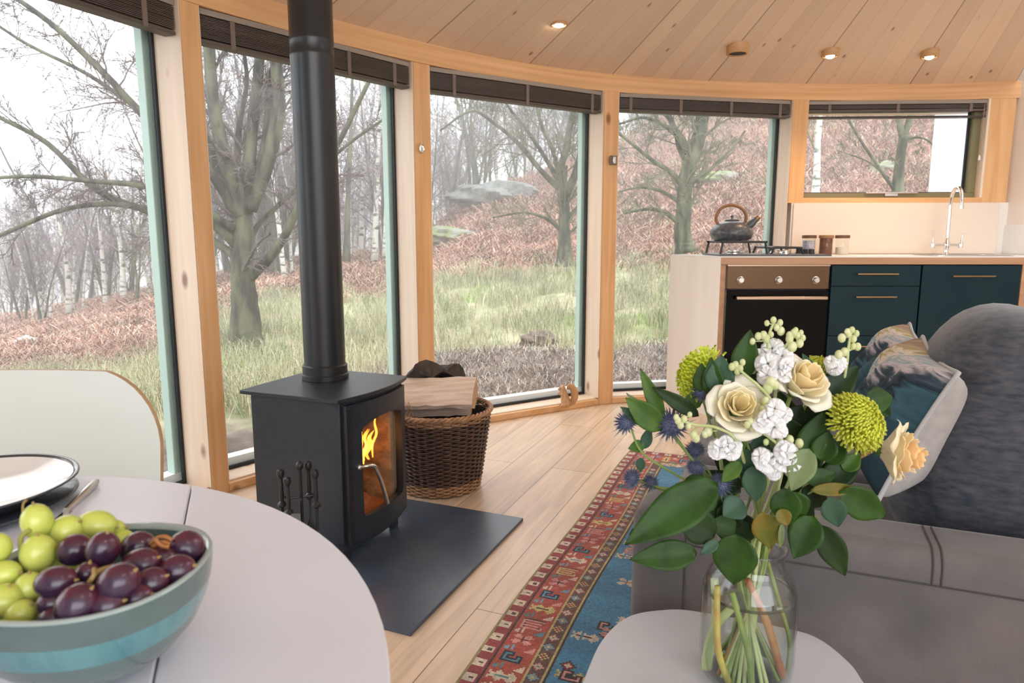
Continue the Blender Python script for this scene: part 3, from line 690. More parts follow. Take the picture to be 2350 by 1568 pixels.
for (nm, lb, ct), (dx, dy, zt) in zip(kinds, spots):
    p = cs+V((dx, dy, 0)); o = thing(nm, lb, ct, tuple(p), 'tools hanging on the companion set')
    q = Matrix.Translation(p)
    MB().lathe([(.001, zt+.012), (.009, zt+.008), (.0115, zt-.002), (.0085, zt-.012), (.005, zt-.016), (.0058, zt-.045), (.0066, zt-.075), (.005, zt-.084), (.0125, zt-.092), (.0125, zt-.098), (.005, zt-.104), (.0042, zt-.12)], 16, q).build('handle', IRON, o, smooth=True)
    MB().tube([p+V((0, 0, zt-.11)), p+V((0, 0, .10))], .0036, 8).build('shaft', IRON, o)
    if 'brush' in nm:
        MB().lathe([(.006, .155), (.017, .15), (.018, .125), (.016, .12)], 16, q).build('ferrule', IRON, o, smooth=True)
        MB().lathe([(.015, .125), (.021, .09), (.022, .05), (.018, .045)], 20, q).build('bristles', M('dark_bristles', (.03, .022, .018), .95), o, smooth=True)
    elif 'shovel' in nm:
        MB().grid(lambda u, v: p+V(((u-.5)*.07, -.006-.012*(1-(2*u-1)**2)*v, .235-.17*v)), 10, 6, .0016).build('blade', M('grey_blue_steel', (.20, .25, .29), .3, .9), o, smooth=True)
    elif 'tongs' in nm:
        mb = MB(); [mb.tube(bez([p+V((0, 0, .20)), p+V((s*.012, 0, .16)), p+V((s*.014, 0, .10)), p+V((s*.003, 0, .06))], 4), .003, 8) for s in (-1, 1)]; mb.build('jaws', IRON, o)
    else:
        MB().tube(bez([p+V((0, 0, .10)), p+V((0, 0, .07)), p+V((.012, 0, .062)), p+V((.02, 0, .075))], 4), .0036, 8).build('hook', IRON, o)

# ================================================================ log basket
bc = V((-.300, 2.735, 0)); BH = .335
bk = thing('wicker_log_basket', 'round dark willow log basket with lighter brown rim and base bands, right of the stove', 'basket', tuple(bc))
def brad(z): return lerp(.163, .212, z/BH)
def band(z0, z1, rows, mat, nm, nst=38, amp=.0042, r=.0056):
    mb = MB()
    for k in range(rows):
        z = lerp(z0, z1, (k+.5)/rows); ph = (k % 2)*math.pi; path = []
        n = nst*4
        for i in range(n):
            a = 2*math.pi*i/n; rr = brad(z)+amp*math.cos(a*nst/2+ph); path.append(bc+V((rr*math.cos(a), rr*math.sin(a), z+.0008*math.sin(i*1.7+k))))
        path.append(path[0]); mb.tube(path, min(r, (z1-z0)/rows*.52), 5, caps=False)
    return mb.build(nm, mat, bk, smooth='all')
band(.006, .050, 6, WICKL, 'base_band', r=.0048)
mb = MB(); 
band(.05, .300, 30, WICK, 'weave', amp=.005)
band(.300, .322, 3, WICKL, 'upper_band', amp=.004)
# stakes
mb = MB()
for k in range(38):
    a = 2*math.pi*(k+.5)/38; mb.tube([bc+V((brad(z)*math.cos(a), brad(z)*math.sin(a), z)) for z in (.004, .12, .24, BH-.004)], .0036, 6)
mb.build('stakes', WICKG, bk)
mb = MB()
for s in range(3):
    path = []
    for i in range(181):
        a = 2*math.pi*i/180; rr = brad(BH)+.007*math.cos(a*19+s*2.09); path.append(bc+V((rr*math.cos(a), rr*math.sin(a), BH-.004+.006*math.sin(a*19+s*2.09))))
    mb.tube(path, .0058, 6, caps=False)
mb.build('plaited_rim', WICKL, bk, smooth='all')
MB().lathe([(.001, .012), (.16, .012), (.162, .02)], 40, Matrix.Translation(bc), cap0=False, cap1=False).build('bottom', WICK, bk)
mb = MB(); [mb.lathe([(brad(.03)-.004, .03), (brad(.30)-.006, .31)], 48, Matrix.Translation(bc), cap0=False, cap1=False)]; mb.build('inner_weave', M('dark_inner_willow', (.03, .018, .012), .8), bk, smooth='all')
# logs: wedge split firewood
def log(nm_label, p0, p1, prof, roll, seed, group='split logs in the basket', dark=False):
    if dark: prof = [(x, y, 1) for x, y, k in prof]
    """prof: list of (x,y,kind) of the cross section; first edge(s) bark"""
    rnd = random.Random(seed); ax = (p1-p0); ln = ax.length; ax = ax.normalized()
    up = V((0, 0, 1)); sd = ax.cross(up).normalized(); up = sd.cross(ax)
    c, s = math.cos(roll), math.sin(roll); X = sd*c+up*s; Y = up*c-sd*s
    o = thing('firewood_log', nm_label, 'log', tuple((p0+p1)/2), group)
    nseg = 10; m = len(prof); rings = []
    for i in range(nseg+1):
        t = i/nseg; q = p0+ax*ln*t; rings.append([q+X*(x*(1+rnd.uniform(-.05, .05)))+Y*(y*(1+rnd.uniform(-.05, .05))) for x, y, k in prof])
    for kind, mat, name in ((0, LOGI, 'split_face'), (1, LOGB, 'bark')):
        vs = [v for r in rings for v in r]; fs = []
        for i in range(nseg):
            for j in range(m):
                if prof[j][2] == kind: fs.append((i*m+j, i*m+(j+1) % m, (i+1)*m+(j+1) % m, (i+1)*m+j))
        if fs: MB().add(vs, fs).build(name, mat, o)
    for r_ in (rings[0], rings[-1]): MB().add(list(r_), [tuple(range(m))]).build('sawn_end', LOGB if dark else LOGE, o)
    return o
def wedge(r, a0, a1, n=6):
    pr = [(0, 0, 0)]; 
    for i in range(n+1):
        a = lerp(a0, a1, i/n); pr.append((r*math.cos(a), r*math.sin(a), 1 if i < n else 0))
    return pr
flatlog = [(-.075, -.028, 1), (-.05, -.055, 1), (0, -.066, 1), (.05, -.052, 1), (.078, -.02, 0), (.078, .0, 0), (.03, .008, 0), (-.03, .004, 0), (-.076, -.004, 0)]
log('pale split log with a flat face lying across the basket front', V((-.510, 2.690, .408)), V((-.150, 2.640, .428)), flatlog, -.62, 1)
log('dark bark wedge log standing up behind the pale flat log', V((-.440, 2.87, .33)), V((-.33, 2.74, .455)), wedge(.085, .35, 2.6), .2, 2, dark=True)
log('short dark round log at the back of the basket', V((-.360, 2.93, .405)), V((-.235, 2.84, .435)), wedge(.062, .0, 5.2, 10), .5, 3, dark=True)
log('dark log lying low inside the basket under the pale one', V((-.46, 2.74, .335)), V((-.17, 2.72, .35)), wedge(.05, .3, 5.0, 8), .4, 4)
log('hidden log at the bottom of the basket', V((-.42, 2.80, .20)), V((-.20, 2.68, .20)), wedge(.06, 0, 5.4, 9), 0, 5)
# frayed bark fibres hanging over the rim
mb = MB(); rr_ = random.Random(4)
for k in range(26):
    a = L = rr_.uniform(-.47, -.40); p = V((a, 2.60+rr_.uniform(-.03, .02), .385)); mb.tube([p, p+V((rr_.uniform(-.01, .02), -.02, -.02)), p+V((rr_.uniform(-.01, .03), -.035, -.05-rr_.uniform(0, .03)))], .0011, 4)
tag(mb.build('bark_fibres', WICKL), 'frayed brown bark fibres hanging over the basket rim beside the stove', 'bark', kind='stuff')

# ================================================================ rug
def make_rug():
    Wd, Ln, cs_ = 1.75, 2.35, .006
    nx, ny = int(Wd/cs_), int(Ln/cs_)
    rg = np.random.RandomState(5)
    RED, DRED, BLUE, LB, NAVY, CR, PINK, OLV, BRN, ORG, TEALC = [np.array(c) for c in ((.42, .085, .055), (.22, .04, .04), (.075, .24, .40), (.16, .36, .50), (.02, .03, .07), (.66, .55, .42), (.62, .30, .27), (.38, .32, .13), (.07, .035, .03), (.50, .17, .07), (.10, .26, .27))]
    A = np.zeros((nx, ny, 3)); A[:] = BLUE
    xs = (np.arange(nx)+.5)*cs_; ys = (np.arange(ny)+.5)*cs_
    DD = np.minimum(np.minimum(xs[:, None], Wd-xs[:, None]), np.minimum(ys[None, :], Ln-ys[None, :]))
    side = (np.minimum(xs[:, None], Wd-xs[:, None]) <= np.minimum(ys[None, :], Ln-ys[None, :]))
    Tc = np.where(side, ys[None, :], xs[:, None])
    def bandm(d0, d1): return (DD >= d0) & (DD < d1)
    A[bandm(0, .010)] = OLV*.8
    A[bandm(.010, .048)] = DRED*1.4
    # toothed guard band
    ph = (Tc / .029) % 2; tooth = bandm(.013, .045) & (ph < 1.0); A[tooth] = CR*1.05
    hole = bandm(.024, .036) & (ph > .35) & (ph < .62); A[hole] = BRN*2
    A[bandm(.048, .054)] = BRN
    A[bandm(.054, .142)] = RED
    A[bandm(.142, .147)] = BRN; A[bandm(.147, .153)] = OLV*1.3; A[bandm(.153, .186)] = BRN*2.2; A[bandm(.186, .192)] = OLV*1.3; A[bandm(.192, .198)] = BRN
    def put(tc, dc, pat, cols, s=1, onside=None):
        """stamp a character pattern with its centre at along=tc, depth=dc, on the near (left) long side and the others by symmetry"""
        h = len(pat); w = len(pat[0])
        for r in range(h*s):
            for c in range(w*s):
                ch = pat[r//s][c//s]
                if ch == '.': continue
                d = dc+(c-w*s/2)*cs_; tt = tc+(r-h*s/2)*cs_; col = cols[ch]
                i, j = int(d/cs_), int(tt/cs_)
                for (a, b) in ((i, j), (nx-1-i, j)):
                    if 0 <= a < nx and 0 <= b < ny and onside != 'end': A[a, b] = col
                if onside != 'side' and tt < Wd and int(d/cs_) < int(tt/cs_) < nx-int(d/cs_):
                    for (a, b) in ((int(tt/cs_), i), (int(tt/cs_), ny-1-i)):
                        if 0 <= a < nx and 0 <= b < ny: A[a, b] = col
    comb = ['aaaaaaaaaa', 'ab......ba', 'aaaaaaaa..', 'ab........', 'aaaaaaaaa.', 'ab......b.', 'aaaaaaaaaa', 'bbbbbbbbbb']
    key = ['bbbbbbbbb', 'baaaaaaab', 'babbbbbab', 'bab...bab', 'babbb.bbb', 'baaab....', 'bbbbb....']
    leaf = ['....a....a..', 'a..aaa..aaa.', 'aaaaaaaaaaaa', '.aabbbbbbaaa', 'aaaaaaaaaaaa', 'a..aaa..aaa.', '....a....a..']
    star = ['..aa...aa..', '.aaaa.aaaa.', '..aaabaaa..', '.....bbb...', '..aaabaaa..', '.aaaa.aaaa.', '..aa...aa..']
    dia = ['...a...', '..aba..', '.abcba.', 'abcccba', '.abcba.', '..aba..', '...a...']
    tri = ['aaaa', '.aaa', '..aa', '...a']
    pats = [(comb, dict(a=PINK*1.05, b=BRN)), (leaf, dict(a=OLV*1.5, b=BRN)), (key, dict(a=LB*.9, b=NAVY)), (star, dict(a=PINK, b=BRN)), (comb, dict(a=OLV*1.5, b=DRED)), (leaf, dict(a=CR, b=TEALC)), (key, dict(a=TEALC, b=NAVY)), (star, dict(a=PINK*1.1, b=DRED))]
    k = 0; y = .12
    while y < Ln-.1:
        p, c = pats[k % len(pats)]; put(y, .098, p, c)
        put(y+.040, .072, tri, dict(a=[LB, CR, TEALC][k % 3])); put(y+.038, .126, tri, dict(a=[PINK, LB*.8, CR][k % 3]))
        k += 1; y += .078
    dia5 = ['..a..', '.aba.', 'abcba', '.aba.', '..a..']
    y = .20; k = 0
    while y < Ln-.24:
        put(y, .170, dia5, dict(a=[PINK, OLV*1.4, LB][k % 3], b=[CR, DRED, OLV][k % 3], c=[TEALC, PINK, CR][k % 3])); k += 1; y += .042
    # field: rows of small motifs over the blue
    rows = [(comb, dict(a=PINK, b=OLV*1.2)), (dia, dict(a=BRN, b=DRED*1.5, c=CR)), (star, dict(a=CR, b=ORG)), (leaf, dict(a=OLV*1.4, b=NAVY)), (dia, dict(a=PINK, b=PINK, c=RED)), (key, dict(a=PINK, b=BRN))]
    for a in range(110):
        tx, ty = rg.uniform(.23, Wd/2), rg.uniform(.25, Ln-.25); p, c = rows[rg.randint(len(rows))]; put(ty, tx, p, c, 1, 'side')
    for tt in np.arange(.55, Ln-.3, .48):
        big = np.array(['aaaaaaaaaaaaaa', 'abbbbbbbbbbbba', 'abccccccccccba', 'abcddddddddcba', 'abcddddddddcba', 'abcddeeeeddcba', 'abcddeeeeddcba', 'abcddddddddcba', 'abcddddddddcba', 'abccccccccccba', 'abbbbbbbbbbbba', 'aaaaaaaaaaaaaa'])
        put(tt, .36, list(big), dict(a=PINK*1.1, b=BRN, c=OLV*1.5, d=RED, e=PINK), 1, 'side')
        put(tt+.12, .33, dia, dict(a=BRN, b=DRED*1.5, c=CR), 2, 'side'); put(tt+.23, .30, star, dict(a=PINK, b=BRN), 1, 'side'); put(tt+.19, .24, leaf, dict(a=CR, b=BRN), 1, 'side')
        put(tt+.29, .44, comb, dict(a=RED, b=ORG), 2, 'side')
    # abrash: horizontal tone drift of the wool rows, and knot grain
    A *= (1+.10*np.sin(ys*23)[None, :, None]+.06*np.sin(ys*61+1)[None, :, None]); A *= rg.uniform(.82, 1.15, (nx, ny, 1)); A = np.clip(A, 0, 1)
    O = V((-.152, 1.418, 0)) + VV*-.42
    gx, gy = np.meshgrid(np.arange(nx+1), np.arange(ny+1), indexing='ij')
    wob = .006*np.sin(gy*.031)+.004*np.sin(gy*.013+1)
    px = gx*cs_+wob; py = gy*cs_
    X_ = O.x+U.x*px+VV.x*py; Y_ = O.y+U.y*px+VV.y*py
    Z_ = np.full_like(px, .0085)+.0006*np.sin(gx*.9)*np.sin(gy*.9)
    Z_[0, :] = Z_[-1, :] = .0008; Z_[:, 0] = Z_[:, -1] = .0008
    co = np.stack([X_-O.x, Y_-O.y, Z_], -1).reshape(-1, 3)
    i, j = np.meshgrid(np.arange(nx), np.arange(ny), indexing='ij'); w = ny+1
    q = np.stack([i*w+j, (i+1)*w+j, (i+1)*w+j+1, i*w+j+1], -1).reshape(-1, 4)
    me = bpy.data.meshes.new('patterned_rug'); me.vertices.add(len(co)); me.vertices.foreach_set('co', co.ravel())
    me.loops.add(q.size); me.loops.foreach_set('vertex_index', q.ravel().astype('i')); me.polygons.add(len(q)); me.polygons.foreach_set('loop_start', (np.arange(len(q))*4).astype('i'))
    me.update(); me.validate()
    at = me.color_attributes.new('wool', 'FLOAT_COLOR', 'CORNER'); cc = np.ones((len(q), 4, 4)); cc[:, :, :3] = A.reshape(-1, 1, 3); at.data.foreach_set('color', cc.ravel())
    me.materials.append(M('rug_wool', (1, 1, 1), .95, col2=(.8, .8, .8), scale=120, attr='wool', bump=.5, bscale=300, sheen=.2))
    o = bpy.data.objects.new('patterned_rug', me); o.location = O; C.objects.link(o)
    tag(o, 'red and blue patterned oriental wool rug on the oak floor beside the sofa', 'rug')
make_rug()
# ================================================================ KITCHEN
KY = 3.80; KT = .921
def kb(x0, x1, y0, y1, z0, z1): return MB().box(x0, x1, y0, y1, z0, z1)
wk = thing('kitchen_worktop', 'white topped worktop with pale ply edge and cream end panel, under the kitchen window', 'worktop', (2.0, 4.0, 0))
F0 = V((1.157, KY, 0)); G0 = V((.985, 4.262, 0))
tp = [(F0.x, F0.y), (3.072, 3.80), (3.072, 4.312), (2.93, 4.316), (1.775, 4.366), (1.70, 4.355), (G0.x, G0.y)]
MB().prism(tp, .877, .915).build('core', OAKPLY, wk)
MB().prism(tp, .915, KT).build('top_surface', WHITE_TOP, wk)
pd = (G0-F0).normalized(); pn = V((pd.y, -pd.x, 0))
if pn.x < 0: pn = -pn
MB().hexa(F0+pd*.003, F0+pn*.036+pd*.003, G0+pn*.036, G0, V((0, 0, .877))).build('end_panel', OAKPLY, wk)
MB().hexa(F0-pn*.003+pd*.002, F0+pd*.002, G0, G0-pn*.003, V((0, 0, .914))).build('end_panel_face', M('daylit_ply_face', (.86, .79, .71), .45, col2=(.82, .73, .64), scale=3, stretch=(3, 3, .25)), wk)  # daylight on the ply panel put into this paler face colour
MB().box(2.828, 2.864, KY, 4.28, 0, .877).build('right_end_panel', OAKPLY, wk)
# oven
ov = thing('built_in_oven', 'built in oven with bronze steel control panel and black glass door', 'oven', (1.475, KY, 0))
X0, X1 = 1.196, 1.764
kb(X0, X1, KY+.03, 4.22, .10, .872).build('carcass', IRON, ov)
kb(X0, X1, KY+.006, KY+.032, .740, .866).build('control_panel', BRONZE, ov, bevel=.002)
kb(X0-.0, X1, KY+.002, KY+.03, .867, .875).build('top_trim', BRONZEL, ov)
for px in (1700, 1788, 1873):
    p = aty(px, 641, KY); fr = axis_frame(V((p.x, KY+.006, .790)), (0, -1, 0))
    MB().lathe([(.021, 0), (.021, .004), (.017, .006), (.0165, .020), (.013, .023)], 28, fr).build('control_knob', STEEL, ov, smooth=True)
dr = kb(X0, X1, KY+.004, KY+.03, .270, .735).build('door', OVENG, ov, bevel=.002)
kb(X0+.045, X1-.02, KY-.040, KY-.024, .684, .702).build('door_handle', BRONZEL, dr, bevel=.003)
for x in (X0+.07, X1-.045): kb(x-.008, x+.008, KY-.026, KY+.006, .687, .699).build('handle_mount', IRON, dr)
kb(X0, X1, KY+.012, KY+.03, .10, .262).build('lower_filler', TEAL, ov)
# drawer unit
def handle(par, x0, x1, z, mat):
    MB().tube([V((x0, KY-.026, z)), V((x1, KY-.026, z))], .0042, 10).build('handle', mat, par)
    for x in (x0+.018, x1-.018): MB().tube([V((x, KY-.026, z)), V((x, KY+.002, z))], .0036, 8).build('handle_post', mat, par)
du = thing('drawer_cabinet', 'dark teal three drawer kitchen cabinet with thin brass handles, right of the oven', 'cabinet', (2.02, KY, 0))
kb(1.772, 2.268, KY+.02, 4.24, .10, .872).build('carcass', TEAL, du)
for z0, z1, hz_ in ((.758, .871, .824), (.480, .754, .697), (.110, .476, .420)):
    d_ = kb(1.774, 2.266, KY, KY+.019, z0, z1).build('drawer', TEAL, du, bevel=.0012); handle(d_, 1.905, 2.130, hz_, BRASS)
du = thing('cupboard_unit', 'dark teal kitchen cupboard with one brass handle at the worktop right end', 'cabinet', (2.55, KY, 0))
kb(2.274, 2.824, KY+.02, 4.24, .10, .872).build('carcass', TEAL, du)
d_ = kb(2.276, 2.822, KY, KY+.019, .110, .871).build('door', TEAL, du, bevel=.0012); handle(d_, 2.43, 2.665, .812, BRASS)
tag(kb(1.21, 2.82, KY+.07, KY+.085, .0, .095).build('plinth', IRON), 'dark recessed plinth below the kitchen cabinets', 'plinth')
# hob
hb = thing('gas_hob', 'low black gas hob with iron pan supports on the worktop', 'hob', (1.50, 4.05, KT))
kb(1.165, 1.79, 3.85, 4.22, KT, KT+.010).build('hob_plate', M('dark_hob_steel', (.10, .10, .105), .3, .8), hb, bevel=.003)
def grate(x0, x1, y0, y1, z0, z1, nm='pan_support'):
    mb = MB(); r = .0065
    for y in (y0, y1): mb.tube(bez([V((x0, y, z0)), V((x0+.012, y, z1-.006)), V((x0+.02, y, z1)), V((x1-.02, y, z1)), V((x1-.012, y, z1-.006)), V((x1, y, z0))], 3), r, 6)
    for x in (x0+.02, x1-.02): mb.tube([V((x, y0, z1)), V((x, y1, z1))], r, 6)
    cx, cy = (x0+x1)/2, (y0+y1)/2
    for a, b in (((x0+.02, cy), (cx-.03, cy)), ((x1-.02, cy), (cx+.03, cy)), ((cx, y0), (cx, cy-.03)), ((cx, y1), (cx, cy+.03))): mb.tube([V((*a, z1)), V((*b, z1))], r, 6)
    mb.build(nm, IRON, hb)
zg = KT+.010
grate(1.180, 1.445, 3.90, 4.18, zg, zg+.068); grate(1.47, 1.65, 3.90, 4.20, zg, zg+.036)
for x, y, r in ((1.30, 4.04, .048), (1.575, 3.97, .03), (1.575, 4.12, .03)):
    MB().lathe([(r*1.1, zg), (r*1.1, zg+.006), (r*.85, zg+.012), (r*.85, zg+.018), (r*.6, zg+.021)], 28, Matrix.Translation((x, y, 0))).build('burner', STEEL, hb, smooth=True)
for x, y in ((1.71, 3.93), (1.71, 4.02), (1.745, 4.02), (1.71, 4.11)):
    MB().lathe([(.018, zg), (.018, zg+.004), (.015, zg+.006), (.014, zg+.026), (.011, zg+.028)], 20, Matrix.Translation((x, y, 0))).build('hob_knob', IRON, hb, smooth=True)
# kettle
kc = V((1.285, 4.05, zg+.074)); kt = thing('stovetop_kettle', 'grey speckled stovetop kettle with wooden hoop handle on the hob', 'kettle', tuple(kc)); mk = Matrix.Translation(kc)
MB().lathe([(.085, 0), (.112, .012), (.122, .038), (.119, .062), (.102, .088), (.075, .105), (.046, .113), (.040, .114)], 44, mk).build('body', KETT, kt, smooth='all')
MB().lathe([(.041, .113), (.043, .119), (.030, .126), (.012, .129), (.006, .130), (.010, .140), (.007, .147), (.001, .149)], 28, mk).build('lid', KETT, kt, smooth='all')
hp = [kc+V((-.082, 0, .094)), kc+V((-.094, 0, .135)), kc+V((-.068, 0, .186)), kc+V((-.01, 0, .206)), kc+V((.048, 0, .190)), kc+V((.080, 0, .150)), kc+V((.078, 0, .10))]
MB().tube(bez(hp, 8), .0095, 12).build('hoop_handle', KWOOD, kt, smooth='all')
sp = [kc+V((.075, -.03, .07)), kc+V((.108, -.04, .105)), kc+V((.128, -.046, .128))]
MB().tube(bez(sp, 6), [.026-.0010*i for i in range(13)], 14).build('spout', KETT, kt, smooth='all')
MB().tube([kc+V((.122, -.043, .120)), kc+V((.139, -.050, .139))], [.016, .014], 14).build('whistle_cap', BRASS, kt, smooth=True)
# jars
jg = thin_glass('jar_glass', (.95, .96, .95))
for px, mat_, lb, fl, w_ in ((1853, M('blue_printed_tea', (.60, .55, .60), .8, col2=(.30, .30, .42), scale=50), 'left storage jar with dark lid and pale printed contents beside the hob', .085, .037), (1892, M('coffee_brown', (.22, .09, .045), .6, col2=(.14, .05, .03), scale=60), 'middle storage jar with light wood lid and brown contents', .100, .038), (1929, M('cream_sugar', (.80, .74, .60), .9), 'right storage jar with dark lid and cream sugar low inside', .045, .037)):
    p = aty(px, 560, 4.21); jc = V((p.x, 4.19, KT)); j = thing('storage_jar', lb, 'jar', tuple(jc), 'storage jars beside the hob'); mj = Matrix.Translation(jc)
    MB().lathe([(w_*.92, .001), (w_, .005), (w_, .094), (w_*.9, .100)], 30, mj, cap1=False).build('glass_body', jg, j, smooth=True)
    MB().lathe([(w_*.9, .003), (w_*.95, .006), (w_*.95, fl)], 30, mj).build('contents', mat_, j, smooth=True)
    MB().lathe([(w_*1.10, .099), (w_*1.13, .102), (w_*1.13, .114), (w_*1.08, .118)], 30, mj).build('lid', LID if px != 1892 else KWOOD, j, smooth=True)
# sink and tap
sk = thing('kitchen_sink', 'inset steel sink rim in the worktop in front of the tap', 'sink', (2.62, 4.03, KT))
pts = [(2.62+.24*math.copysign(abs(math.cos(a))**.35, math.cos(a)), 4.00+.13*math.copysign(abs(math.sin(a))**.35, math.sin(a))) for a in [2*math.pi*i/40 for i in range(40)]]
mb = MB(); n = len(pts); inn = [(2.62+(x-2.62)*.94, 4.0+(y-4.0)*.90) for x, y in pts]
vs = [V((x, y, KT+.0035)) for x, y in pts]+[V((x, y, KT+.0035)) for x, y in inn]+[V((x, y, KT+.001)) for x, y in pts]+[V((x, y, KT+.001)) for x, y in inn]
fs = []
for i in range(n): k = (i+1) % n; fs += [(i, k, n+k, n+i), (2*n+i, i, k, 2*n+k), (n+i, n+k, 3*n+k, 3*n+i)]
mb.add(vs, fs).build('rim', STEEL, sk)
MB().prism(inn, KT+.0008, KT+.0016).build('basin', M('sink_basin_steel', (.35, .35, .36), .3, .9), sk)
tc_ = V((aty(2168, 560, 4.22).x, 4.20, KT)); tp_ = thing('kitchen_tap', 'tall chrome swan neck tap with two lever handles in front of the splashback', 'tap', tuple(tc_)); mt = Matrix.Translation(tc_)
MB().lathe([(.026, 0), (.026, .006), (.016, .012), (.013, .03), (.018, .05), (.019, .07), (.012, .084), (.010, .10)], 28, mt).build('base', CHROME, tp_, smooth=True)
tpth = [tc_+V((0, 0, .085)), tc_+V((0, 0, .22)), tc_+V((.0, 0, .31)), tc_+V((-.004, -.02, .370)), tc_+V((-.012, -.07, .395)), tc_+V((-.022, -.12, .375)), tc_+V((-.026, -.14, .33)), tc_+V((-.027, -.145, .285))]
MB().tube(bez(tpth, 8), .0105, 16).build('spout', CHROME, tp_, smooth='all')
MB().tube([tc_+V((-.027, -.145, .290)), tc_+V((-.027, -.145, .270))], .013, 16).build('nozzle', CHROME, tp_, smooth=True)
MB().tube([tc_+V((-.082, 0, .058)), tc_+V((.082, 0, .058))], .0085, 14).build('crossbar', CHROME, tp_, smooth=True)
for s in (-1, 1):
    c_ = tc_+V((s*.085, 0, .058)); lv = MB().lathe([(.014, -.016), (.015, 0), (.013, .014), (.006, .018)], 18, Matrix.Translation(c_)).build('valve', CHROME, tp_, smooth=True)
    MB().tube(bez([c_+V((0, 0, .015)), c_+V((s*.004, 0, .045)), c_+V((s*.010, -.004, .088))], 4), [.006, .0055, .005, .0045, .004, .004, .004, .005, .0055], 10).build('lever', CHROME, tp_, smooth='all')

# ================================================================ squirrel figure on the sill
sp_ = aty(1297, 935, 3.93); sc0 = V((sp_.x, 3.925, .036)); sq = thing('squirrel_figurine', 'small carved wooden squirrel figurine standing on the window sill', 'figurine', tuple(sc0))
def skin(name, mat, parent, verts, edges, radii, sub=2):
    me = bpy.data.meshes.new(name); base = abs_loc(parent); me.from_pydata([tuple(V(v)-base) for v in verts], edges, []); me.materials.append(mat)
    o = bpy.data.objects.new(name, me); C.objects.link(o); o.parent = parent
    o.modifiers.new('skin', 'SKIN'); sv = me.skin_vertices[0].data
    for i, r in enumerate(radii): sv[i].radius = (r, r) if not isinstance(r, tuple) else r
    sv[0].use_root = True
    s_ = o.modifiers.new('sub', 'SUBSURF'); s_.levels = sub; s_.render_levels = sub
    o.modifiers['skin'].use_smooth_shade = True
    return o
K_ = 1.22
def q(x, z, y=0): return sc0+V((x, y, z))*K_
def fig(nm, mat, parent, balls, vox=.0022):
    mb = MB()
    for (x, y, z, r, *sc) in balls: mb.ball(q(x, z, y), r*K_, 14, sc=sc[0] if sc else (1, 1, 1))
    o = mb.build(nm, mat, parent, smooth='all'); m_ = o.modifiers.new('blend', 'REMESH'); m_.mode = 'VOXEL'; m_.voxel_size = vox; m_.use_smooth_shade = True
    c_ = o.modifiers.new('soften', 'SMOOTH'); c_.iterations = 5; return o
def chain(p, q_, r0, r1, n=5): return [(lerp(p[0], q_[0], i/n), lerp(p[1], q_[1], i/n), lerp(p[2], q_[2], i/n), lerp(r0, r1, i/n)) for i in range(n+1)]
body = chain((.004, 0, .022), (-.006, 0, .060), .026, .018)+chain((-.006, 0, .060), (-.014, 0, .090), .018, .015)+chain((-.014, 0, .092), (-.030, 0, .088), .015, .007)
for s_ in (-1, 1):
    body += chain((.004, s_*.014, .016), (-.022, s_*.016, .006), .014, .006, 4)+chain((-.012, s_*.012, .062), (-.032, s_*.007, .066), .007, .005, 4)+chain((-.010, s_*.008, .102), (-.008, s_*.009, .112), .005, .003, 2)
fig('body', SQ, sq, body)
tl = [(.020, .012, .010), (.036, .024, .015), (.045, .048, .018), (.044, .074, .019), (.034, .096, .016), (.020, .104, .012), (.014, .094, .009)]
fig('tail', SQ, sq, [b_ for i in range(len(tl)-1) for b_ in chain((tl[i][0], 0, tl[i][1]), (tl[i+1][0], 0, tl[i+1][1]), tl[i][2], tl[i+1][2], 4)])
MB().ball(q(-.023, .094, -.0115), .0022*K_, 8).build('eye', IRON, sq); MB().ball(q(-.023, .094, .0115), .0022*K_, 8).build('eye', IRON, sq)

# ================================================================ SOFA
SO = V((.205, 1.125, 0))
def S3(a, b, z=0): return SO+U*a+VV*b+V((0, 0, z))
msf = frame(SO, U, VV, ZZ)
sf = thing('sofa', 'grey suede two seat sofa seen from its near arm', 'sofa', tuple(S3(.5, .7)))
ARM = .558
def rbox(a0, a1, b0, b1, z0, z1, nm, mat, r=.03, seg=4, m=None, par=None, sub=0):
    mb = MB().box(a0, a1, b0, b1, z0, z1, m or msf); return mb.build(nm, mat, par or sf, bevel=r, seg=seg)
LEG_ = .10
rbox(0, .98, 0, .135, LEG_-.04, ARM, 'arm', SUEDE, .030, 5)
rbox(0, .98, 1.165, 1.325, LEG_-.04, ARM, 'arm', SUEDE, .035, 5)
rbox(.02, .98, .16, 1.17, LEG_-.04, .30, 'seat_base', SUEDE, .02)
rbox(.0, .74, .172, .662, .30, .445, 'seat_cushion', SUEDE, .04, 5); rbox(.0, .74, .668, 1.158, .30, .445, 'seat_cushion', SUEDE, .04, 5)
rbox(.72, .98, .16, 1.17, .28, .70, 'backrest', SUEDE, .06, 5)
for a in (.04, .88):
    for b in (.03, 1.25): MB().box(a, a+.045, b, b+.045, 0, LEG_-.035, msf).build('leg', LID, sf)
# seams on the arm
arm = [c for c in sf.children if c.name.startswith('arm')][0]
mb = MB()
def seamline(pts, r=.0016): mb.tube(pts, r, 5)
seamline([S3(-.0008, .03, .508), S3(-.0008, .004, .508), S3(.004, -.0008, .508), S3(.98, -.0008, .508)])
for a in (.095, .455, .467):
    R__ = .030; seamline([S3(a, .105, ARM+.0006), S3(a, R__, ARM+.0006)]+[S3(a, R__-(R__+.0006)*math.sin(t), ARM-R__+(R__+.0006)*math.cos(t)) for t in (.3, .6, .9, 1.2, 1.57)]+[S3(a, -.0006, .508 if a > .2 else .06)])
seamline([S3(.03, -.0008, .30), S3(.98, -.0008, .30)], .0010)
mb.build('seam_stitching', STITCH, arm)

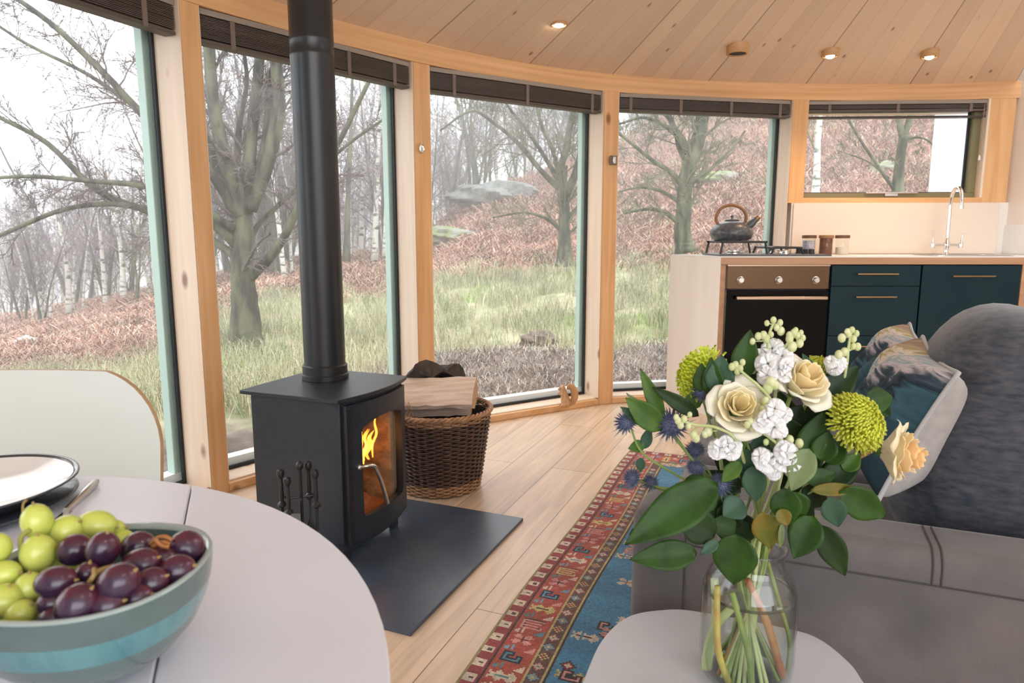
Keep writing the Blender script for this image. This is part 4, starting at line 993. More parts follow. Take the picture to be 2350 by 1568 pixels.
# pillow from a frame
def pillow(parent, nm, c, ex, ey, en, th, mat, n=26, pinch=.08, crown=1.0, sag=0):
    """ex, ey half-edge vectors, en the unit normal"""
    mb = MB()
    def f(sgn):
        def g(u, v):
            x, y = 2*u-1, 2*v-1
            k = 1-pinch*(1-x*x)*0-.0
            xx = x*(1-pinch*(1-abs(y))*abs(x)**3*1.0-.0); yy = y*(1-pinch*(1-abs(x))*abs(y)**3*1.0)
            h = max(0, (1-abs(x)**2.6))*max(0, (1-abs(y)**2.6)); return c+ex*xx+ey*yy+en*(sgn*th*h**.55)
        return g
    return f
def tilt_frame(yaw, tilt):
    """normal pointing left (-U) yawed and tilted upward"""
    nrm = (-U*math.cos(yaw)+VV*-math.sin(yaw)).normalized(); h = V((-nrm.y, nrm.x, 0))
    nn = nrm*math.cos(tilt)+ZZ*math.sin(tilt); up = ZZ*math.cos(tilt)-nrm*math.sin(tilt)
    return nn, h, up
# big brushed velvet back cushion
def sup(c, ea, eb, en, a, b, h, p=2.6, n=40):
    mb = MB()
    def g(u, v):
        th = 2*math.pi*u; ph = math.pi*(v-.5); cs_, sn = math.cos, math.sin
        sg = lambda q, e: math.copysign(abs(q)**e, q)
        e1, e2 = .74, .68
        x = a*sg(cs_(ph), e1)*sg(cs_(th), e2); y = b*sg(cs_(ph), e1)*sg(sn(th), e2); z = h*sg(sn(ph), e1)
        return c+ea*x+eb*y+en*z
    return mb.grid(g, n, n//2)
bcush = thing('back_cushion', 'large blue grey brushed velvet back cushion at the near end of the sofa', 'cushion', tuple(S3(.62, .42, .46)))
nn, hh, upv = tilt_frame(math.radians(-6), math.radians(16))
sup(S3(.600, .430, .655), hh, upv, nn, .245, .240, .150).build('cushion_body', VELVET, bcush, smooth='all')
bc2 = thing('back_cushion', 'far blue grey velvet back cushion behind the patterned cushions', 'cushion', tuple(S3(.62, .92, .46)))
sup(S3(.72, .92, .62), hh, upv, nn, .22, .17, .06).build('cushion_body', VELVET, bc2, smooth='all')

def cush_mat():
    m, t, b = newmat('moorland_print_fabric'); N, L = t.nodes, t.links
    uv = N.new('ShaderNodeUVMap'); uv.uv_map = 'UVMap'; mp = N.new('ShaderNodeMapping'); mp.inputs['Scale'].default_value = (1.6, 3.2, 1); L.new(uv.outputs[0], mp.inputs[0])
    n = N.new('ShaderNodeTexNoise'); n.inputs['Scale'].default_value = 2.4; n.inputs['Detail'].default_value = 9; n.inputs['Distortion'].default_value = 1.6; L.new(mp.outputs[0], n.inputs['Vector'])
    sp = N.new('ShaderNodeSeparateXYZ'); L.new(uv.outputs[0], sp.inputs[0])
    a = N.new('ShaderNodeMath'); a.operation = 'MULTIPLY_ADD'; a.inputs[1].default_value = .46; L.new(n.outputs['Fac'], a.inputs[0]); c1 = N.new('ShaderNodeMath'); c1.operation = 'MULTIPLY'; c1.inputs[1].default_value = .62; L.new(sp.outputs['Y'], c1.inputs[0]); c2 = N.new('ShaderNodeMath'); c2.operation = 'MULTIPLY_ADD'; c2.inputs[1].default_value = .42; L.new(sp.outputs['X'], c2.inputs[0]); L.new(c1.outputs[0], c2.inputs[2]); L.new(c2.outputs[0], a.inputs[2])
    s = N.new('ShaderNodeMath'); s.operation = 'SUBTRACT'; s.inputs[1].default_value = .23; L.new(a.outputs[0], s.inputs[0])
    r = N.new('ShaderNodeValToRGB'); e = r.color_ramp.elements; e[0].position = 0; e[0].color = (.010, .022, .030, 1); e[1].position = 1; e[1].color = (.22, .15, .11, 1)
    for p_, c_ in ((.30, (.02, .05, .065)), (.45, (.045, .10, .13)), (.52, (.012, .02, .03)), (.60, (.05, .07, .09)), (.66, (.50, .44, .44)), (.74, (.22, .30, .31)), (.80, (.62, .52, .42)), (.86, (.30, .26, .10)), (.92, (.42, .30, .20))):
        q_ = e.new(p_); q_.color = (*c_, 1)
    L.new(s.outputs[0], r.inputs[0]); L.new(r.outputs[0], b.inputs['Base Color']); b.inputs['Roughness'].default_value = .8; b.inputs['Specular IOR Level'].default_value = .2
    return m
CM = cush_mat()
def scatter(lb, NT, NB, FT, th):
    ex = (FT-NT)/2; ey = (NT-NB)/2; c = NB+ex+ey; en = ex.cross(ey).normalized()
    if en.dot(-U) < 0: en = -en
    o = thing('patterned_cushion', lb, 'cushion', tuple(NB), 'moorland print cushions on the sofa')
    rg = random.Random(8)
    fold = lambda x, y: .008*math.sin(9*x+4*y)*(1-x*x)*(1-y*y)
    def f(sgn, thk):
        def g(u, v):
            x, y = 2*u-1, 2*v-1; pin = .10
            xx = x*(1-pin*(1-y*y)); yy = y*(1-pin*(1-x*x))
            h = (max(0, 1-x**4)*max(0, 1-y**4))**.6; return c+ex*xx+ey*yy+en*(sgn*thk*h+fold(x, y))
        return g
    fr = MB().grid(f(1, th), 28, 28); ob = fr.build('printed_front', CM, o, smooth='all')
    ul = ob.data.uv_layers.new(name='UVMap'); w = 29
    for lp in ob.data.loops: i = lp.vertex_index; ul.data[lp.index].uv = ((i//w)/28, (i % w)/28)
    MB().grid(f(-1, th*1.0), 28, 28).build('grey_back', GREYLIN, o, smooth='all')
    path = []
    for k in range(112):
        s_, r_ = divmod(k, 28); t_ = r_/28
        u, v = [(t_, 0), (1, t_), (1-t_, 1), (0, 1-t_)][s_]; path.append(f(1, 0)(u, v))
    path.append(path[0]); MB().tube(path, .0042, 8, caps=False).build('piping', PIPING, o, smooth='all')
    return o
NT = aty(2200, 856, 1.10); NB = aty(2015, 1150, 1.125); FT = aty(2118, 772, 1.44)
scatter('front patterned cushion with grey back and piping, nearest the velvet cushion', NT, NB, FT, .075)
dd = VV*.36+V((0, 0, .012))
NT2 = aty(2140, 810, 1.50); FT2 = aty(2088, 742, 1.84); NB2 = NB+VV*.36
scatter('rear patterned cushion leaning behind the front patterned one', NT2, NB2, FT2, .07)

# ================================================================ SIDE TABLE
ZT = .42
pts = [atz(px, py, ZT) for px, py in ((1335, 1568), (1380, 1470), (1440, 1415), (1520, 1399), (1600, 1402), (1800, 1440), (1880, 1465), (1950, 1520), (1985, 1568))]
loop = [(p.x, p.y) for p in pts] + [(.485, .80), (.42, .66), (.34, .60), (.22, .59), (.12, .66), (.085, .77)]
sm = bez([V((x, y, 0)) for x, y in loop+[loop[0]]], 6)[:-1]
stb = thing('side_table', 'pale grey side table with rounded triangular top under the flower vase', 'side table', (.3, .82, 0))
MB().prism([(p.x, p.y) for p in sm], ZT-.022, ZT).build('table_top', TABLEG, stb, bevel=.003, seg=3)
for x, y in ((.16, .88), (.42, .84), (.26, .66)): MB().tube([V((lerp(x, .29, .12), lerp(y, .8, .12), ZT-.022)), V((x, y, 0))], [.016, .010], 14).build('leg', TABLEG, stb, smooth=True)

# ================================================================ DINING TABLE
TC = V((-.576, .3375, 0)); TR = .501; TZ = .72
dt = thing('dining_table', 'round matt white two leaf dining table in the left foreground', 'table', (TC.x, TC.y, 0))
s0 = atz(440, 1112, TZ); s1 = atz(350, 1568, TZ); sd = (s0-s1).normalized(); sn = V((sd.y, -sd.x, 0))
def half(sgn):
    pts = []
    N_ = 96
    for i in range(N_):
        a = 2*math.pi*i/N_; p = TC+V((TR*math.cos(a), TR*math.sin(a), 0)); k = (p-s0).dot(sn)*sgn
        if k >= .0007: pts.append((p, a))
    pts = sorted(pts, key=lambda q: (math.atan2((q[0]-s0).dot(sd), (q[0]-s0).dot(sn)*sgn)))
    cen = sum((p for p, a in pts), V((0, 0, 0)))/len(pts)
    b = TC-s0; 
    # exact chord ends
    off = .0007*sgn; o_ = V((s0.x, s0.y, 0))+sn*off; bb = (o_-TC).dot(sd); cc = (o_-TC).length_squared-TR*TR; disc = math.sqrt(bb*bb-cc)
    pts = [p for p, a in pts]+[o_+sd*(-bb+disc), o_+sd*(-bb-disc)]
    pts.sort(key=lambda p: math.atan2(p.y-cen.y, p.x-cen.x)); return [(p.x, p.y) for p in pts]
for s_, nm in ((1, 'table_leaf'), (-1, 'table_leaf')): MB().prism(half(s_), TZ-.024, TZ).build(nm, TABLEW, dt, bevel=.0018, seg=3)
MB().lathe([(.25, 0), (.25, .012), (.03, .03), (.03, TZ-.03), (.12, TZ-.024)], 40, Matrix.Translation(TC)).build('pedestal', TABLEW, dt, smooth=True)

# ================================================================ CHAIR
ch = thing('dining_chair', 'pale grey green shell chair with plywood edge behind the dining table', 'chair', (-.86, 1.05, 0))
def chair_s(off):
    def g(u, v):
        x = 2*u-1; z = lerp(.44, .800, v); y = lerp(1.06, 1.16, v)
        w = lerp(.235, .245, min(1, v*2)); e = 4.2
        # rounded upper corners
        t = max(0, (v-.45)/.55); w2 = w*(1-t**3.2)**(1/3.2) if t < 1 else 0
        w2 = max(w2, .06*1.0) if t < 1 else w*.40
        return V((-.853+x*w2, y-.05*x*x+off, z))
    return g
prof = []
def shell_outline(n=40):
    out = []; hw, r = .237, .15
    out.append((-hw, .44)); 
    for i in range(n+1):
        a = math.pi-math.pi/2*i/n; out.append((-hw+r+r*math.cos(a), .800-r*.86+r*.86*math.sin(a)))
    for i in range(n+1):
        a = math.pi/2-math.pi/2*i/n; out.append((hw-r+r*math.cos(a), .800-r*.86+r*.86*math.sin(a)))
    out.append((hw, .44)); return out
ol = shell_outline(14)
def sh(off0, off1, mat, nm, grow=0):
    n = len(ol); vs = []
    NX = 17
    rows = sorted(set([round(z, 4) for x, z in ol])); 
    def hw_at(z):
        hw, r, rz = .237, .15, .15*.86
        if z <= .800-rz: return hw
        k = (z-(.800-rz))/rz; return hw-r+r*math.sqrt(max(0, 1-k*k))
    zs = [lerp(.40, .795-.129, i/8) for i in range(9)]+[.795-.129+.129*math.sin(math.pi/2*i/10) for i in range(1, 11)]
    def S_(off):
        return [[V((-.822+(2*j/NX-1)*hw_at(z), 1.10+.16*(z-.45)-.22*((2*j/NX-1)*hw_at(z))**2*3.2+off, z)) for j in range(NX+1)] for z in zs]
    A_, B_ = S_(off0), S_(off1); R = len(zs); w = NX+1
    vs = [v for r in A_ for v in r]+[v for r in B_ for v in r]; o = R*w; fs = []
    for i in range(R-1):
        for j in range(NX): fs += [(i*w+j, i*w+j+1, (i+1)*w+j+1, (i+1)*w+j), (o+i*w+j, o+(i+1)*w+j, o+(i+1)*w+j+1, o+i*w+j+1)]
        fs += [(i*w, (i+1)*w, o+(i+1)*w, o+i*w), (i*w+NX, o+i*w+NX, o+(i+1)*w+NX, (i+1)*w+NX)]
    for j in range(NX): fs += [(j, o+j, o+j+1, j+1), ((R-1)*w+j, (R-1)*w+j+1, o+(R-1)*w+j+1, o+(R-1)*w+j)]
    MB().add(vs, fs).build(nm, mat, ch, smooth=True)
sh(0, .0015, CREAMSH, 'backrest'); sh(.0016, .0115, PLY, 'plywood_core')
MB().prism([(-1.09, .72), (-.62, .72), (-.60, .90), (-.616, 1.07), (-1.09, 1.07), (-1.11, .90)], .405, .420).build('seat', CREAMSH, ch, bevel=.005)
for x in (-1.04, -.67):
    for y in (.76, 1.04): MB().tube([V((lerp(x, -.853, .2), lerp(y, .9, .2), .405)), V((x, y, 0))], [.014, .010], 12).build('leg', PLY, ch)

# ================================================================ PLATES, KNIFE
pc = V((-.607, .722, TZ)); mp_ = Matrix.Translation(pc)
p1 = thing('dinner_plate', 'dark charcoal dinner plate lying under the white plate', 'plate', tuple(pc))
MB().lathe([(.055, .0), (.06, .001), (.100, .007), (.108, .011), (.106, .0125), (.06, .006), (.001, .006)], 56, mp_, cap1=False).build('plate_body', PLATED, p1, smooth='all')
pc2 = pc+V((.0, .0, .0085)); mp2 = Matrix.Translation(pc2)
p2 = thing('side_plate', 'white stoneware plate with dark glazed rim stacked on the dark plate', 'plate', tuple(pc2))
MB().lathe([(.052, .0), (.056, .0), (.098, .015), (.1085, .021)], 64, mp2, cap0=True, cap1=False).build('underside', PLATED, p2, smooth='all')
MB().lathe([(.001, .004), (.058, .0052), (.080, .0115), (.1035, .0205)], 64, mp2, cap0=True, cap1=False).build('white_well', PLATEW, p2, smooth='all')
MB().lathe([(.1035, .0195), (.1065, .0225), (.1095, .0228), (.1100, .0212), (.1085, .0205)], 64, mp2, cap0=False, cap1=False).build('rim', PLATED, p2, smooth='all')
k0 = atz(222, 1100, TZ+.008); k1 = atz(118, 1195, TZ+.006); kd = (k1-k0).normalized()
kn = thing('table_knife', 'steel table knife lying on the table right of the plates', 'knife', tuple(V((k0.x, k0.y, TZ))))
mk_ = frame(V((k0.x, k0.y, TZ+.0045)), kd, V((-kd.y, kd.x, 0)), ZZ)
ln = (k1-k0).length*.72
mb = MB().tube([mk_ @ V((0, 0, .001)), mk_ @ V((.01, 0, .001)), mk_ @ V((ln*.5, 0, .0005)), mk_ @ V((ln, 0, 0))], [.0030, .0052, .0046, .0036], 12); mb.build('handle', STEEL, kn, smooth=True)
MB().prism([(ln-.004, -.004), (ln+.08, -.009), (ln+.105, -.002), (ln+.105, .005), (ln-.004, .005)], -.0035, -.0022, mk_).build('blade', STEEL, kn)

# ================================================================ BOWL AND GRAPES
BCn = V((-.292, .447, TZ)); BZ = .075; mbw = Matrix.Translation(BCn)
bw = thing('fruit_bowl', 'sage and turquoise glazed stoneware bowl holding the grapes', 'bowl', tuple(BCn))
BR = .0735
outp = [(.022, .004), (.030, .0035), (.036, .006), (.052, .017), (.0620, .029), (.0662, .038)]
def bl(pr, mat, nm, cap0=False): MB().lathe(pr, 72, mbw, cap0=cap0, cap1=False, fx=1.02, sq=.35).build(nm, mat, bw, smooth='all')
bl(outp, CER, 'foot_and_belly', True); bl([(.0662, .038), (.0695, .046), (.0715, .055)], CERB, 'turquoise_band')
bl([(.0715, .055), (.0730, .065), (BR, BZ-.002)], CER, 'upper_wall'); bl([(BR, BZ-.002), (BR-.001, BZ), (BR-.004, BZ-.0005), (BR-.005, BZ-.004)], CERI, 'rim')
bl([(BR-.005, BZ-.004), (.066, .055), (.060, .035), (.045, .015), (.02, .006), (.001, .006)], CER, 'inner_wall')
GP = []   # (px,py,Y,size,kind,label,axis)
def grape(px, py, Y, r, el, ax, kind, label):
    p = aty(px, py, Y); col = 'green' if kind == 'g' else 'red'
    o = thing('grape', label, 'grape', tuple(p), '%s grapes in the bowl' % col)
    m = axis_frame(p, ax)
    MB().ball((0, 0, 0), r, 20, m=m, sc=(1, 1, el)).build('berry', GRG if kind == 'g' else GRR, o, smooth='all')
    e = p+V(ax).normalized()*(r*el); MB().tube([e-V(ax).normalized()*.001, e+V(ax).normalized()*.0008, e+V(ax).normalized()*.002], [.0016, .0009, .0006], 7).build('stem_scar', GRST, o, smooth=True)
k_ = .47/1567   # metres per photo pixel near the grapes
G = [ # px, py, Y, radius px, elongation, axis, kind, label
 (85, 1197, .465, 30, 1.32, (-.1, 0, 1), 'g', 'tall green grape standing highest on the left pile'),
 (152, 1220, .475, 33, 1.15, (.7, 0, .5), 'g', 'rounded green grape right of the tallest one'),
 (222, 1205, .485, 30, 1.45, (1, 0, -.15), 'g', 'long green grape lying at the back of the bowl'),
 (262, 1215, .495, 20, 1.1, (1, .3, 0), 'g', 'small green grape tucked at the back end of the long one'),
 (122, 1250, .470, 28, 1.2, (.5, 0, .6), 'g', 'green grape half hidden below the rounded one'),
 (88, 1272, .448, 34, 1.30, (.05, 0, 1), 'g', 'big pale green grape in the middle of the left pile'),
 (-5, 1258, .440, 26, 1.3, (0, 0, 1), 'g', 'bright green grape cut by the left picture edge'),
 (10, 1318, .430, 28, 1.25, (1, 0, .1), 'g', 'green grape lying sideways at the left picture edge'),
 (68, 1350, .425, 30, 1.15, (.1, 0, 1), 'g', 'round pale green grape left of the darkest red grape'),
 (10, 1385, .413, 38, 1.15, (.4, 0, 1), 'g', 'large green grape at the lower left of the pile'),
 (48, 1412, .405, 30, 1.15, (.6, 0, .6), 'g', 'olive green grape low against the bowl front'),
 (140, 1300, .478, 30, 1.2, (1, 0, .2), 'g', 'green grape shaded under the red ones'),
 (280, 1240, .490, 22, 1.2, (1, 0, 0), 'g', 'green grape peeping between red grapes at the back'),
 (190, 1290, .485, 28, 1.2, (1, 0, .2), 'g', 'green grape deep in the middle of the bowl'),
 (172, 1262, .452, 33, 1.10, (1, 0, .15), 'r', 'red grape with blue bloom left of the upright red one'),
 (236, 1262, .440, 33, 1.25, (.35, 0, 1), 'r', 'upright bright red grape at the top of the pile'),
 (316, 1256, .470, 32, 1.20, (1, 0, .5), 'r', 'red grape near the brown stalk at the back'),
 (322, 1300, .440, 37, 1.25, (1, 0, .5), 'r', 'dark red grape in the middle right of the pile'),
 (428, 1258, .470, 36, 1.05, (.5, 0, -.6), 'r', 'red grape against the right bowl rim'),
 (372, 1285, .458, 30, 1.2, (1, 0, 0), 'r', 'dark red grape behind the middle right one'),
 (405, 1310, .442, 34, 1.2, (1, 0, .3), 'r', 'very dark grape under the right rim grape'),
 (128, 1337, .408, 34, 1.35, (1, 0, .12), 'r', 'blackish grape lying sideways over the green ones'),
 (200, 1320, .425, 26, 1.1, (.3, 0, 1), 'r', 'small purple grape behind the stalk junction'),
 (272, 1338, .405, 40, 1.20, (1, 0, .75), 'r', 'large purple grape in the centre front'),
 (180, 1388, .394, 44, 1.12, (.6, 0, .7), 'r', 'big dusty purple grape at the bowl front'),
 (118, 1385, .405, 26, 1.2, (1, 0, .1), 'r', 'purple grape under the blackish sideways one'),
 (125, 1420, .400, 28, 1.2, (1, 0, .1), 'r', 'low purple grape at the front left'),
 (245, 1390, .398, 34, 1.2, (1, 0, .3), 'r', 'dark grape right of the dusty purple one'),
 (312, 1375, .412, 32, 1.2, (1, 0, .3), 'r', 'dark grape low under the right front rim'),
 (345, 1340, .425, 34, 1.2, (1, 0, .5), 'r', 'black shaded grape in the right of the bowl'),
 (375, 1345, .440, 28, 1.1, (1, 0, .5), 'r', 'deep shaded grape near the right bowl wall'),
]
for px, py, Y, rp, el, ax, kd_, lb in G: grape(px, py, Y, rp*1.17*Y/1567, 1+(el-1)*.75, ax, kd_, lb)
# stalks
sk_ = thing('grape_stalk', 'green curved grape stalk left of the tallest green grape', 'stalk', tuple(aty(55, 1290, .455)))
MB().tube(bez([aty(70, 1215, .455), aty(48, 1235, .452), aty(50, 1275, .448), aty(56, 1312, .446)], 6), .0017, 8).build('main_stalk', M('green_stalk', (.30, .30, .06), .6), sk_, smooth='all')
MB().tube(bez([aty(52, 1178, .462), aty(53, 1158, .462), aty(60, 1148, .462)], 5), [.0008]*10+[.0012], 6).build('stalk_tip', GRST, sk_, smooth='all')
sk_ = thing('grape_stalk', 'brown branching grape stalk between the red grapes', 'stalk', tuple(aty(215, 1325, .42)))
MB().tube(bez([aty(262, 1300, .425), aty(225, 1312, .412), aty(205, 1338, .404), aty(190, 1352, .402)], 5), .0017, 8).build('main_stalk', GRST, sk_, smooth='all')
MB().tube(bez([aty(205, 1338, .404), aty(215, 1322, .404), aty(216, 1306, .41)], 5), .0014, 8).build('side_stalk', GRST, sk_, smooth='all')
sk_ = thing('grape_stalk', 'orange brown twisted stalk at the back right of the bowl', 'stalk', tuple(aty(370, 1240, .46)))
for j, q_ in enumerate(([(345, 1250), (360, 1236), (378, 1232), (395, 1240)], [(350, 1256), (372, 1245), (390, 1250)], [(355, 1238), (370, 1252), (388, 1256)])):
    MB().tube(bez([aty(x, y, .462-.004*j) for x, y in q_], 5), .0016, 8).build('stalk_branch', M('rusty_stalk_%d' % j, (.36, .14, .04), .6), sk_, smooth='all')
# ================================================================ VASE OF FLOWERS
VC = V((.322, .865, ZT)); VT = .205
va = thing('glass_vase', 'clear glass jar vase half filled with water on the pale side table', 'vase', tuple(VC)); mv = Matrix.Translation(VC)
VG = thin_glass('vase_glass', (.975, .985, .98), .95, 0, 1.5, edge=.35)
MB().lathe([(.001, .002), (.045, .002), (.056, .006), (.0605, .016), (.0625, .04), (.0625, .115), (.0605, .135), (.054, .153), (.046, .164), (.0425, .172), (.0425, .182), (.0455, .190), (.0465, .194), (.0445, .196), (.0405, .190), (.040, .172), (.0435, .163), (.052, .151), (.0585, .134), (.0603, .115), (.0603, .04), (.058, .017), (.053, .010), (.001, .010)], 64, mv, cap0=False, cap1=False).build('jar_body', VG, va, smooth='all')
WL = .128
MB().lathe([(.001, .0105), (.052, .0105), (.0575, .018), (.0598, .04), (.0598, .115), (.0592, WL-.001), (.0600, WL+.0012), (.056, WL), (.001, WL)], 64, mv, cap0=False, cap1=False).build('water', thin_glass('water', (.95, .97, .95), .9, 0, 1.45, edge=.2), va, smooth=True)
MB().lathe([(.0600, WL-.0012), (.0585, WL), (.0545, WL+.0004), (.0585, WL+.0012), (.0600, WL-.0012)], 64, mv, cap0=False, cap1=False).build('water_meniscus', thin_glass('meniscus', (.62, .66, .62), .95, 0, 1.6), va, smooth='all')
def leafmat(n, a, b, rough=.5): return M(n, [q*.5 for q in a], rough, col2=[q*.54 for q in b], scale=35, stretch=(1, 1, 1), spec=.28)
LG = leafmat('deep_green_leaf', (.025, .085, .008), (.050, .14, .012))
LG2 = leafmat('bright_green_leaf', (.085, .20, .025), (.15, .30, .04))
LG3 = leafmat('blue_green_leaf', (.05, .135, .075), (.09, .20, .12))
LG4 = leafmat('pale_sage_leaf', (.25, .36, .14), (.34, .44, .20))
LG5 = leafmat('very_dark_leaf', (.012, .045, .006), (.025, .075, .008))
LG6 = leafmat('yellowing_leaf', (.20, .23, .03), (.32, .22, .03))
STG = M('green_flower_stem', (.16, .25, .05), .5, col2=(.26, .34, .10), scale=40)
STY = M('yellow_green_stem_cut', (.42, .42, .10), .5, col2=(.40, .26, .08), scale=30)
STR = M('red_brown_rose_stem', (.33, .08, .03), .5, col2=(.40, .20, .06), scale=40)
STP = M('pale_green_stem', (.42, .50, .20), .5, col2=(.52, .58, .28), scale=30)
YB = .86
def fp(px, py, dy=0): return aty(px, py, YB+dy)
def leaf(parent, nm, base, tip, wid, mat, curl=.18, face=None, fold=.25, tipw=1.0, n=12):
    """pointed oval leaf; base/tip points, wid = full width in metres"""
    ax = tip-base; ln = ax.length; d = ax.normalized()
    view = ((base+tip)/2-V((0, 0, H))).normalized()
    fn = V(face).normalized() if face is not None else -view
    sd = d.cross(fn).normalized(); fn = sd.cross(d).normalized()
    def g(u, v):
        s = 2*v-1; w = (math.sin(math.pi*min(1, u**.82)))**.72 if 0 < u < 1 else 0
        w = w*(1-.25*(u > .5)*(u-.5)*2*tipw)
        bend = -curl*ln*(u*u)*.5; return base+d*(ln*u)+sd*(s*wid/2*w)+fn*(bend+fold*wid/2*w*abs(s)**1.3+.012*ln*math.sin(u*22)*s*s)
    o = MB().grid(g, n, 8, .0005).build(nm, mat, parent, smooth='all')
    return o
def midrib(parent, base, tip, curl=.18):
    pass
def stem(parent, pts, r=.0019, mat=None, nm='stem'):
    P_ = bez(pts, 7); r0, r1 = (r if isinstance(r, tuple) else (r, r)); n = len(P_)
    return MB().tube(P_, [lerp(r0, r1, i/(n-1)) for i in range(n)], 9).build(nm, mat or STG, parent, smooth='all')
NK = VC+V((0, 0, .178))
srnd = random.Random(12)
def path_to(head, ang_, rr=.026, foot_r=.045, mid=None):
    """from the flower head through the neck to the bottom of the jar, crossing over"""
    a = math.radians(ang_); n_ = NK+V((math.cos(a)*rr, math.sin(a)*rr*.8, 0)); ft = VC+V((-math.cos(a)*foot_r, -math.sin(a)*foot_r, .014))
    m = (head+n_)/2 + V((0, 0, .008)) if mid is None else mid
    w = VC+V((math.cos(a)*rr*.2, math.sin(a)*rr*.2, .11))
    return [head, m, n_, w, ft]

# ---- roses: every petal its own surface
def petal_g(c, m, phi, o, R, n_pet):
    """o 0 (heart) .. 1 (outermost)"""
    wdt = lerp(1.05, .78, o); hgt = R*lerp(1.25, .95, o); r0 = R*lerp(.05, .30, o); r1 = R*lerp(.24, .98, o**1.15); lip = R*lerp(.0, .30, o**2.2)
    ph2 = srnd.uniform(0, 6)
    def g(u, v):
        s = 2*u-1; t = v
        half = wdt*(math.sin(math.pi*min(.98, .12+.62*t))**.8)*(1-.16*t**6)
        a = phi+s*half*(1.0 if o > .3 else 1.25)
        rad_ = r0+(r1-r0)*math.sin(t*math.pi/2)**1.25+lip*max(0, t-.72)**1.5*5*(1-.35*s*s)
        z = hgt*(t**.9)*(1-.10*s*s) - lip*max(0, t-.80)*3.2*(1) - R*.35*o*t
        rad_ += R*.018*math.sin(6*s+ph2)*t*t
        z += R*.025*math.sin(7*s+ph2)*t*t
        return m @ V((rad_*math.cos(a), rad_*math.sin(a), z-R*.42))
    return g
def rose(label, px, py, dy, rp, axis, cin, cout, ang_, np_=17, dep=0):
    c = fp(px, py, dy); R = rp*(YB+dy)/1567
    o = thing('rose', label, 'flower', tuple(c), 'roses in the glass vase'); m = axis_frame(c, axis)
    mats = []
    for k in range(3):
        cc = [lerp(a, b, k/2) for a, b in zip(cin, cout)]; mats.append(M('rose_petal_%s_%d' % (label[:9].replace(' ', '_'), k), cc, .55, sss=.35, col2=[min(1, q*1.06) for q in cc], scale=60, sheen=.15))
    for i in range(np_):
        oo = (i/(np_-1)); phi = i*2.399+.6
        MB().grid(petal_g(c, m, phi, oo, R, np_), 12, 10, .0004).build('petal', mats[min(2, int(oo*2.99))], o, smooth='all')
    back = V(axis).normalized()
    MB().lathe([(.001, -.62*R), (.16*R, -.58*R), (.20*R, -.46*R), (.16*R, -.36*R)], 14, m).build('calyx', LG2, o, smooth='all')
    hd = c-back*R*.6; stem(o, path_to(hd, ang_, mid=hd*.6+NK*.4-back*.02), (.0026, .0030), STG if ang_ % 2 == 0 else STR)
    return o
CRM, CRO = (.95, .78, .40), (.95, .90, .66)
rose('cream rose on the left of the bouquet, facing the viewer', 1692, 938, -.045, 72, (-.12, -1, .62), CRM, CRO, 200)
rose('cream rose at the top centre of the bouquet, opening upward', 1838, 880, -.02, 74, (.25, -.75, .85), (.93, .72, .36), CRO, 80)
rose('peach rose at the right edge of the bouquet, facing right', 2058, 1040, -.01, 76, (.86, -.62, -.05), (.88, .50, .20), (.88, .73, .42), 21, np_=20)

# ---- chrysanthemums: many narrow tubular petals
def mum(label, px, py, dy, rp, axis, col, ang_, seed, n=230, flat=.75):
    c = fp(px, py, dy); R = rp*(YB+dy)/1567; rn = random.Random(seed)
    o = thing('chrysanthemum', label, 'flower', tuple(c), 'green chrysanthemums in the vase'); m = axis_frame(c, axis)
    mb = MB()
    for i in range(n):
        t = (i+.5)/n; th = math.acos(1-t*1.25); ph = i*2.39996
        d = V((math.sin(th)*math.cos(ph), math.sin(th)*math.sin(ph), math.cos(th)*flat))
        L_ = R*(.62+.40*t+rn.uniform(-.06, .06)); tip = d*L_; s = d*(R*.10)
        cu = V((0, 0, R*(.16*(1-t)+.02))); side = V((-d.y, d.x, 0))*R*rn.uniform(-.05, .05)
        pts = [m @ q for q in (s, lerp(s, tip, .45)+side*.5-V((0, 0, R*.03)), lerp(s, tip, .8)+side, tip+cu*.6+side-d*R*.04, tip+cu*1.2-d*R*.12)]
        w = R*.034; mb.tube(pts, [w*.6, w*.8, w*1.0, w*1.05, w*.5], 5)
    mt_ = M('mum_petal_%d' % seed, col, .5, sss=.3, col2=[q*.72 for q in col], scale=50)
    mb.build('petals', mt_, o, smooth='all')
    MB().ball(m @ V((0, 0, 0)), R*.42, 14).build('flower_heart', M('mum_heart_%d' % seed, [q*.6 for q in col], .7), o, smooth='all')
    stem(o, path_to(c-V(axis).normalized()*R*.3, ang_), (.0024, .0030), STP)
    return o
mum('lime green chrysanthemum at the upper left of the bouquet', 1608, 860, .03, 80, (-.75, -.25, .35), (.66, .78, .06), 150, 11, n=170)
mum('yellow green chrysanthemum half hidden behind the top rose', 1880, 848, .035, 50, (.1, -.4, 1), (.55, .60, .06), 70, 12, n=150)
mum('large yellow green chrysanthemum at the right of the bouquet', 1965, 968, -.04, 82, (.28, -.85, .62), (.66, .72, .07), 30, 13, n=330)

